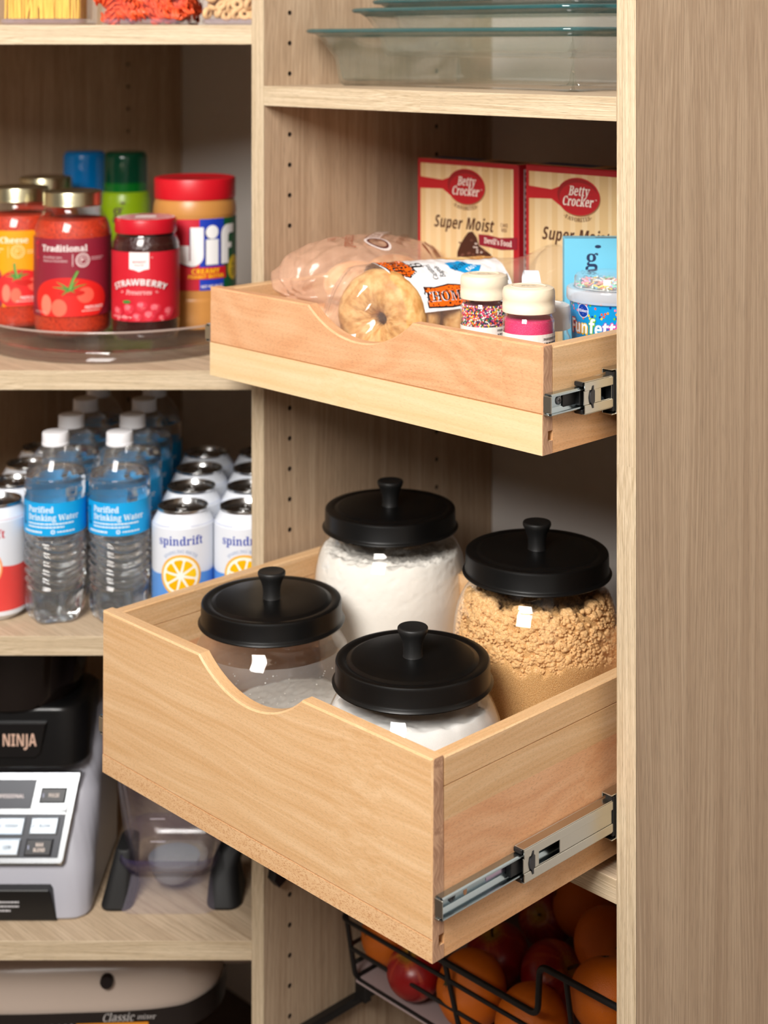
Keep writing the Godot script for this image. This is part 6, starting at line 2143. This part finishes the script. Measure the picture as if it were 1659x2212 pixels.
	loft(jug, [[0.0355, 0, 0, 0.030, 0.030, 0.02], [0.0360, 0, 0, 0.040, 0.040, 0.02], [0.0400, 0, 0, 0.0440, 0.0440, 0.02], [0.055, 0, 0, 0.0470, 0.0470, 0.02], [0.10, 0, 0, 0.0530, 0.0530, 0.022], [0.16, 0, 0, 0.0590, 0.0590, 0.024], [0.27, 0, 0, 0.0690, 0.0690, 0.026]], 64, false)
	loft(jug, [[0.0390, 0, 0, 0.001, 0.001, 0.0005], [0.0392, 0, 0, 0.038, 0.038, 0.02], [0.0425, 0, 0, 0.0412, 0.0412, 0.02], [0.057, 0, 0, 0.0442, 0.0442, 0.02], [0.16, 0, 0, 0.0562, 0.0562, 0.024], [0.27, 0, 0, 0.0662, 0.0662, 0.026]], 64, false)
	obj("clear_jug", jug, tint, g)
	var ledge := MB.new()
	loft(ledge, [[0.0345, 0, 0, 0.0445, 0.0445, 0.02], [0.0360, 0, 0, 0.0470, 0.0470, 0.02], [0.0500, 0, 0, 0.0545, 0.0545, 0.02], [0.0560, 0, 0, 0.0530, 0.0530, 0.02]], 64, false)
	obj("violet_ledge", ledge, sheet(rgb(74, 62, 104), 0.34, 0.1), g)
	var skr := MB.new()
	loft(skr, [[0.0005, 0, 0, 0.0560, 0.0560, 0.02], [0.004, 0, 0, 0.0550, 0.0550, 0.02], [0.018, 0, 0, 0.0500, 0.0500, 0.02], [0.0345, 0, 0, 0.0450, 0.0450, 0.02]], 64, false)
	obj("clear_skirt", skr, sheet(rgb(206, 196, 220), 0.12, 0.05), g)
	var cp := MB.new()
	cp.lathe([Vector2(0.016, 0.010), Vector2(0.022, 0.014), Vector2(0.027, 0.026), Vector2(0.0285, 0.034), Vector2(0.0, 0.0345)], 40)
	obj("drive_coupling", cp, mat(rgb(150, 156, 166), 0.35), g)
	var rub := mat(rgb(15, 15, 16), 0.6)
	var foot := MB.new()
	loft(foot, [[0.0, -0.0560, 0.020, 0.0165, 0.030, 0.010], [0.003, -0.0562, 0.020, 0.0170, 0.0305, 0.010], [0.055, -0.0500, 0.010, 0.0100, 0.024, 0.007], [0.058, -0.0500, 0.010, 0.0075, 0.022, 0.007]], 40)
	obj("foot", foot, rub, g)
	var foot2 := MB.new()
	loft(foot2, [[0.0, 0.0600, 0.016, 0.0185, 0.032, 0.013], [0.003, 0.0600, 0.016, 0.0190, 0.0325, 0.013], [0.022, 0.0585, 0.012, 0.0165, 0.026, 0.012], [0.034, 0.0590, 0.008, 0.0150, 0.020, 0.012], [0.045, 0.0640, 0.004, 0.0145, 0.016, 0.011], [0.056, 0.0740, 0.0, 0.0140, 0.015, 0.011], [0.068, 0.0850, 0.0, 0.0130, 0.015, 0.011], [0.085, 0.0930, 0.0, 0.0125, 0.015, 0.011], [0.12, 0.0960, 0.0, 0.0125, 0.015, 0.011], [0.20, 0.0940, 0.0, 0.0125, 0.015, 0.011], [0.235, 0.0860, 0.0, 0.0135, 0.015, 0.011], [0.245, 0.0780, 0.0, 0.010, 0.015, 0.008]], 40)
	obj("handle", foot2, rub, g)
	var marks := MB.new()
	for k in 5:
		marks.box(Vector3(-0.018, 0.075 + k * 0.026, 0.0500 + k * 0.0029), Vector3(-0.002, 0.0757 + k * 0.026, 0.0504 + k * 0.0029), 0.0)
	obj("measure_marks", marks, mat(rgb(210, 200, 206), 0.5), g)

	# stand mixer below: only its head shows
	p = at_view(-0.3350, 0, 1.775)
	var m := thing("stand_mixer", "white stand mixer with a dark lettered band, below the blender", "mixer", Vector3(p.x, 0.0, p.z), PI / 4 + 0.05)
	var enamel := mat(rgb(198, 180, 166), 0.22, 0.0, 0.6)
	var hy := EYE - 1.0430
	var head := func(grow: float, y0: float, y1: float) -> MB:
		var mb := MB.new()
		mb.grid(96, 48, func(u: float, v: float) -> Vector3:
			var a := u * TAU
			var b := (lerpf(y0, y1, v) - 0.5) * PI
			var cy := pow(maxf(0.0, cos(b)), 0.62)
			var x := signf(cos(a)) * pow(absf(cos(a)), 0.55) * cy * (0.165 + grow)
			var z := signf(sin(a)) * pow(absf(sin(a)), 0.62) * cy * (0.074 + grow)
			var yy := signf(sin(b)) * pow(absf(sin(b)), 0.8) * (0.050 + grow)
			return Vector3(x - 0.042, hy + yy, z), true)
		return mb
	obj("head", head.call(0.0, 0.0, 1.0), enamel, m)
	var strip := MB.new()
	strip.grid(120, 4, func(u: float, v: float) -> Vector3:
		var a := u * TAU
		var x := signf(cos(a)) * pow(absf(cos(a)), 0.55) * 0.1668
		var z := signf(sin(a)) * pow(absf(sin(a)), 0.62) * 0.0758
		var up := 0.007 * smoothstep(0.12, 0.165, x)
		return Vector3(x - 0.042, hy - 0.0400 + v * 0.0270 + up, z), true)
	var so := obj("trim_band", strip, mat(rgb(34, 28, 26), 0.3), m)
	var tx := printer().text("Classic", Vector2(56, -19), 12, rgb(190, 184, 180), {serif = true, skew = 0.3, sx = 0.9}).text("mixer", Vector2(86, -19), 7, rgb(190, 184, 180), {serif = true, skew = 0.2}).text("OFF  SPEED  2  4  6  8  10", Vector2(-18, -27), 6.4, rgb(190, 184, 180), {})
	tx.rect(10, -29, 88, -24.5, rgb(220, 140, 40))
	obj("band_lettering", tx.lay(func(q: Vector2, lift: float) -> Vector3: return Vector3(q.x * 0.001 - 0.042, hy + q.y * 0.001, 0.0764 + lift), 10.0), M.print, so)
	var kb := MB.new()
	kb.lathe([Vector2(0.0072, 0.0), Vector2(0.0074, 0.005), Vector2(0.0066, 0.0068), Vector2(0.0, 0.0070)], 28)
	kb.xform(Transform3D(Basis(Vector3.RIGHT, PI / 2), Vector3(0.0010, hy + 0.0205, 0.0728)))
	obj("lock_knob", kb, mat(rgb(24, 16, 16), 0.4), m)
	var hub := MB.new()
	hub.lathe([Vector2(0.0125, 0.0), Vector2(0.0125, 0.040), Vector2(0.011, 0.042), Vector2(0.0, 0.042)], 40)
	hub.xform(Transform3D(Basis(Vector3.FORWARD, PI / 2), Vector3(0.112, hy + 0.006, 0.0)))
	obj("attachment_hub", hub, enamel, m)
	var cap := MB.new()
	cap.lathe([Vector2(0.0122, 0.0), Vector2(0.0128, 0.005), Vector2(0.0, 0.0065)], 40)
	cap.xform(Transform3D(Basis(Vector3.FORWARD, PI / 2), Vector3(0.1542, hy + 0.006, 0.0)))
	obj("hub_cap", cap, M.chrome, m)
	var col := MB.new()
	loft(col, [[0.0, -0.04, 0, 0.16, 0.10, 0.07], [0.02, -0.04, 0, 0.165, 0.105, 0.07], [0.035, -0.06, 0, 0.13, 0.09, 0.06], [0.05, -0.14, 0, 0.05, 0.055, 0.03], [0.20, -0.14, 0, 0.045, 0.05, 0.03], [hy - 0.03, -0.13, 0, 0.06, 0.055, 0.03]], 48)
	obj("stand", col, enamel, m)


# ---------------------------------------------------------------- the fruit basket below the drawers
func bend(pts: Array, r: float, n := 6) -> Array:   # rounds the corners of a wire
	var out := [pts[0]]
	for k in range(1, pts.size() - 1):
		var a: Vector3 = pts[k - 1]
		var b: Vector3 = pts[k]
		var c: Vector3 = pts[k + 1]
		var p := b + (a - b).normalized() * r
		var q := b + (c - b).normalized() * r
		for i in n + 1:
			var t := float(i) / n
			out.append(p.lerp(b, t).lerp(b.lerp(q, t), t))
	out.append(pts[pts.size() - 1])
	return out


func build_basket() -> void:
	var y0 := EYE - 0.9960
	var t := thing("fruit_basket", "black wire basket of fruit with a dipped front rim", "basket", Vector3(0.2285, y0, -0.21))
	var o := -t.position
	var wire := mat(rgb(24, 22, 21), 0.42)
	var L := 0.0250
	var R := 0.4320
	var F := -0.080
	var B := -0.330
	var hi := EYE - 0.8625
	var lo := EYE - 0.9105
	var rim := MB.new()
	var front := bend([Vector3(L, hi, F), Vector3(0.151, hi, F), Vector3(0.153, lo, F), Vector3(0.3035, lo, F), Vector3(0.3060, hi, F), Vector3(R, hi, F)], 0.010)
	var loop := [Vector3(L, hi, B + 0.01)] + front.slice(0, -1) + [Vector3(R, hi, F), Vector3(R, hi, B)]
	var pts := bend([Vector3(R, hi, F), Vector3(R, hi, B), Vector3(L, hi, B), Vector3(L, hi, F)], 0.012)
	rim.tube(front, 0.0031, 12)
	rim.tube(pts, 0.0031, 12)
	rim.xform(Transform3D(Basis(), o))
	obj("rim_wire", rim, wire, t)
	var ring := func(y: float, inset: float, r: float, called: String) -> void:
		var mb := MB.new()
		var l := L + inset
		var rr := R - inset
		var f := F - inset * 1.3
		var b := B + inset
		mb.tube(bend([Vector3(0.22, y, f), Vector3(l, y, f), Vector3(l, y, b), Vector3(rr, y, b), Vector3(rr, y, f), Vector3(0.22, y, f)], 0.010), r, 8)
		mb.xform(Transform3D(Basis(), o))
		obj(called, mb, wire, t)
	ring.call(EYE - 0.9290, 0.0022, 0.0021, "hoop_wire")
	ring.call(EYE - 0.9605, 0.0070, 0.0021, "hoop_wire")
	ring.call(EYE - 0.9945, 0.0115, 0.0024, "base_wire")
	for x in [L + 0.0005, 0.1830, 0.3375, R - 0.0005]:
		var top := lo if x > 0.15 and x < 0.305 else hi
		var mb := MB.new()
		var dx: float = 0.0125 if x < 0.1 else (0.0112 if x < 0.2 else (0.0090 if x < 0.4 else -0.0115))
		mb.tube(bend([Vector3(x, top, F), Vector3(x + dx, EYE - 0.9945, F - 0.0150), Vector3(x + dx, EYE - 0.9945, B + 0.0115), Vector3(x, hi, B)], 0.008), 0.0028, 10)
		mb.xform(Transform3D(Basis(), o))
		obj("upright_wire", mb, wire, t)
	for z in [-0.135, -0.2, -0.27]:
		for s in [L, R]:
			var mb := MB.new()
			mb.tube([Vector3(s, hi, z), Vector3(s + (0.0115 if s < 0.2 else -0.0115), EYE - 0.9945, z)], 0.0022, 8)
			mb.xform(Transform3D(Basis(), o))
			obj("flank_wire", mb, wire, t)
	var liner := MB.new()
	var rr := PackedVector2Array()
	for k in 40:
		var q: Vector2 = rounded_rect(k / 40.0, 0.2080, 0.128, 0.02)[0]
		rr.append(Vector2(q.x + 0.2285, q.y - 0.2200))
	liner.extrude(rr, EYE - 0.9960, EYE - 0.9940, 0.0004, 0.0004, 0, 0, 2, 1)
	var lt := obj("tray_liner", liner, mat(rgb(172, 152, 150), 0.5))
	tag(lt, "thin pale mauve tray liner under the fruit in the wire basket", "liner")
	for s in [[0.0006, 0.0110, "left"], [0.4459, 0.4563, "right"]]:
		var rail := MB.new()
		rail.box(Vector3(s[0], EYE - 1.0480, -0.345), Vector3(s[1], EYE - 1.0390, -0.012), 0.001)
		tag(obj("basket_rail", rail, wire), "black runner below the fruit basket on the %s" % ["partition panel" if s[2] == "left" else "end panel"][0], "rail", "basket runners")
	var foot := MB.new()
	for x in [0.02, 0.437]:
		foot.box(Vector3(x - 0.0105 if x < 0.1 else x - 0.006, EYE - 1.0392, -0.32), Vector3(x + 0.006 if x < 0.1 else x + 0.0105, EYE - 0.9962, -0.31), 0.001)
		foot.box(Vector3(x - 0.0105 if x < 0.1 else x - 0.006, EYE - 1.0392, -0.13), Vector3(x + 0.006 if x < 0.1 else x + 0.0105, EYE - 0.9962, -0.12), 0.001)
	foot.xform(Transform3D(Basis(), o))
	tag(obj("runner_lugs", foot, wire, t), "", "", "", "stuff")
	var br := MB.new()
	br.extrude(PackedVector2Array([Vector2(-0.030, 0.0), Vector2(-0.012, 0.0), Vector2(-0.009, -0.012), Vector2(-0.017, -0.022), Vector2(-0.026, -0.018)]), 0.0003, 0.011, 0.0, 0.001, 0, 2, 1, 0)
	var bo := obj("shelf_bracket", br, M.black_plastic)
	bo.position = Vector3(0.0, EYE - 0.8560, 0.004)
	tag(bo, "small black plastic bracket on the partition panel above the fruit basket", "bracket")


func build_fruit() -> void:
	var peel := bumpy(mat(rgb(226, 112, 14), 0.42), 51, 0.12, 0.04, 256)
	var skin := mat(Color.WHITE, 0.3)
	skin.vertex_color_use_as_albedo = true
	var n := noise(77, 3)
	var orange_mesh := func(sd: float) -> MB:
		var mb := MB.new()
		mb.grid(40, 26, func(u: float, v: float) -> Vector3:
			var b := v * PI
			var d := Vector3(cos(u * TAU) * sin(b), -cos(b), sin(u * TAU) * sin(b))
			var r := 1.0 + 0.018 * n.get_noise_3d(d.x * 1.5 + sd, d.y * 1.5, d.z * 1.5) - 0.05 * smoothstep(0.22, 0.0, sin(b))
			return Vector3(d.x * r, d.y * r * 0.95, d.z * r), true, false, null, 0.0, Vector2(6, 3))
		return mb
	var apple_mesh := func(sd: float) -> MB:
		var mb := MB.new()
		mb.grid(44, 30, func(u: float, v: float) -> Vector3:
			var b := v * PI
			var s := sin(b)
			var r := s * (1.0 + 0.08 * -cos(b)) * (1.0 + 0.018 * sin(u * TAU * 5.0) * absf(cos(b)))
			var y := -cos(b) * 0.90 - 0.20 * signf(-cos(b)) * smoothstep(0.42, 0.0, s)
			return Vector3(cos(u * TAU) * r, y, sin(u * TAU) * r), true, false, func(u: float, v: float, q: Vector3) -> Color:
				var t := n.get_noise_3d(cos(u * TAU) * 1.2 + sd, v * 1.6, sin(u * TAU) * 1.2)
				var s2 := n.get_noise_2d(u * 34.0 + sd, v * 2.0)
				var c := rgb(150, 22, 28).lerp(rgb(206, 104, 50), clampf(t * 1.6 + s2 * 0.5, 0.0, 0.85))
				c = c.lerp(rgb(196, 170, 60), smoothstep(0.80, 0.97, v) * 0.8)
				return c.srgb_to_linear())
		return mb
	var stalk := MB.new()
	stalk.tube([Vector3(0, 0.66, 0), Vector3(0.03, 0.86, 0.01), Vector3(0.10, 1.04, 0.03)], 0.045, 7)
	var star := MB.new()
	var sp := PackedVector2Array()
	for k in 10:
		var r := 0.15 if k % 2 == 0 else 0.06
		sp.append(Vector2(cos(TAU * k / 10.0), sin(TAU * k / 10.0)) * r)
	star.extrude(sp, 0.88, 0.925, 0.0, 0.01, 0, 0, 2, 1)
	var om := [(orange_mesh.call(1.0) as MB).mesh(), (orange_mesh.call(5.0) as MB).mesh()]
	var am := [(apple_mesh.call(1.0) as MB).mesh(), (apple_mesh.call(4.0) as MB).mesh()]
	var sm := stalk.mesh()
	var tm := star.mesh()
	var brown := mat(rgb(84, 58, 34), 0.7)
	var green := mat(rgb(58, 56, 26), 0.8)
	# [kind, x, height from the eye, z, radius, lean x, turn, lean z, label]
	var all := [
		["orange", 0.1796, -0.9573, -0.1230, 0.0365, 1.0, 0.4, 0.6, "bright orange lying against the basket's front wires, below the drawer corner"],
		["orange", 0.2590, -0.9573, -0.1230, 0.0365, -0.9, 0.2, 1.2, "orange lying low in the basket under the dip of its rim"],
		["orange", 0.3461, -0.8945, -0.1291, 0.0345, -0.3, 0.0, 0.25, "orange with a dark star calyx on top, beside the end panel"],
		["orange", 0.2831, -0.9034, -0.2103, 0.0330, 0.9, 0.0, -1.0, "shadowed orange behind the star-topped orange"],
		["orange", 0.1982, -0.9256, -0.2810, 0.0350, 1.1, 0.0, 0.8, "darkest orange at the back of the basket"],
		["apple", 0.1560, -0.9608, -0.1889, 0.0330, 0.25, 0.3, 0.15, "red apple with a yellow stalk hollow, behind the bright front orange"],
		["apple", 0.1431, -0.9629, -0.2850, 0.0310, 1.0, 0.6, 0.3, "dim red apple between the stalked apple and the darkest orange"],
		["apple", 0.2304, -0.9522, -0.1883, 0.0345, 0.8, 1.2, -0.4, "red apple above the orange under the rim's dip"],
		["orange", 0.0555, -0.9540, -0.1260, 0.0300, 1.25, -0.35, 0.0, "yellow-orange fruit at the basket's left corner, navel facing out"],
		["apple", 0.1105, -0.9640, -0.1120, 0.0295, 0.35, 0.5, 0.2, "streaked red apple behind the left front wires"],
		["apple", 0.0610, -0.9572, -0.2819, 0.0340, 0.7, 2.0, 0.3, "deep red apple hidden in the far left of the basket"],
		["orange", 0.3480, -0.9590, -0.1600, 0.0340, 0.4, 1.0, 0.4, "orange wedged low beside the end panel"],
		["apple", 0.3195, -0.9603, -0.2456, 0.0335, 0.4, 1.6, 0.4, "buried apple low at the back of the basket, right of middle"],
		["orange", 0.2520, -0.9598, -0.2534, 0.0340, 0.4, 1.6, 0.4, "buried orange low at the back of the basket, left of middle"]]
	var k := 0
	for f in all:
		var r: float = f[4]
		var t := thing(f[0], f[8], f[0], Vector3(f[1], EYE + f[2], f[3]), 0, "fruit in the wire basket")
		t.rotation = Vector3(f[5], f[6], f[7])
		t.scale = Vector3.ONE * r
		if f[0] == "orange":
			put_mesh("peel", om[k % 2], peel, t)
			put_mesh("calyx", tm, green, t)
		else:
			put_mesh("skin", am[k % 2], skin, t)
			put_mesh("stalk", sm, brown, t)
		k += 1


func _ready() -> void:
	rng.seed = 20240611
	set_up_view()
	light_room()
	make_materials()
	build_room()
	build_cabinet()
	build_drawers()
	build_jars()
	build_turntable()
	build_drinks()
	build_dishes()
	build_baking_goods()
	build_pasta()
	build_blender()
	build_basket()
	build_fruit()
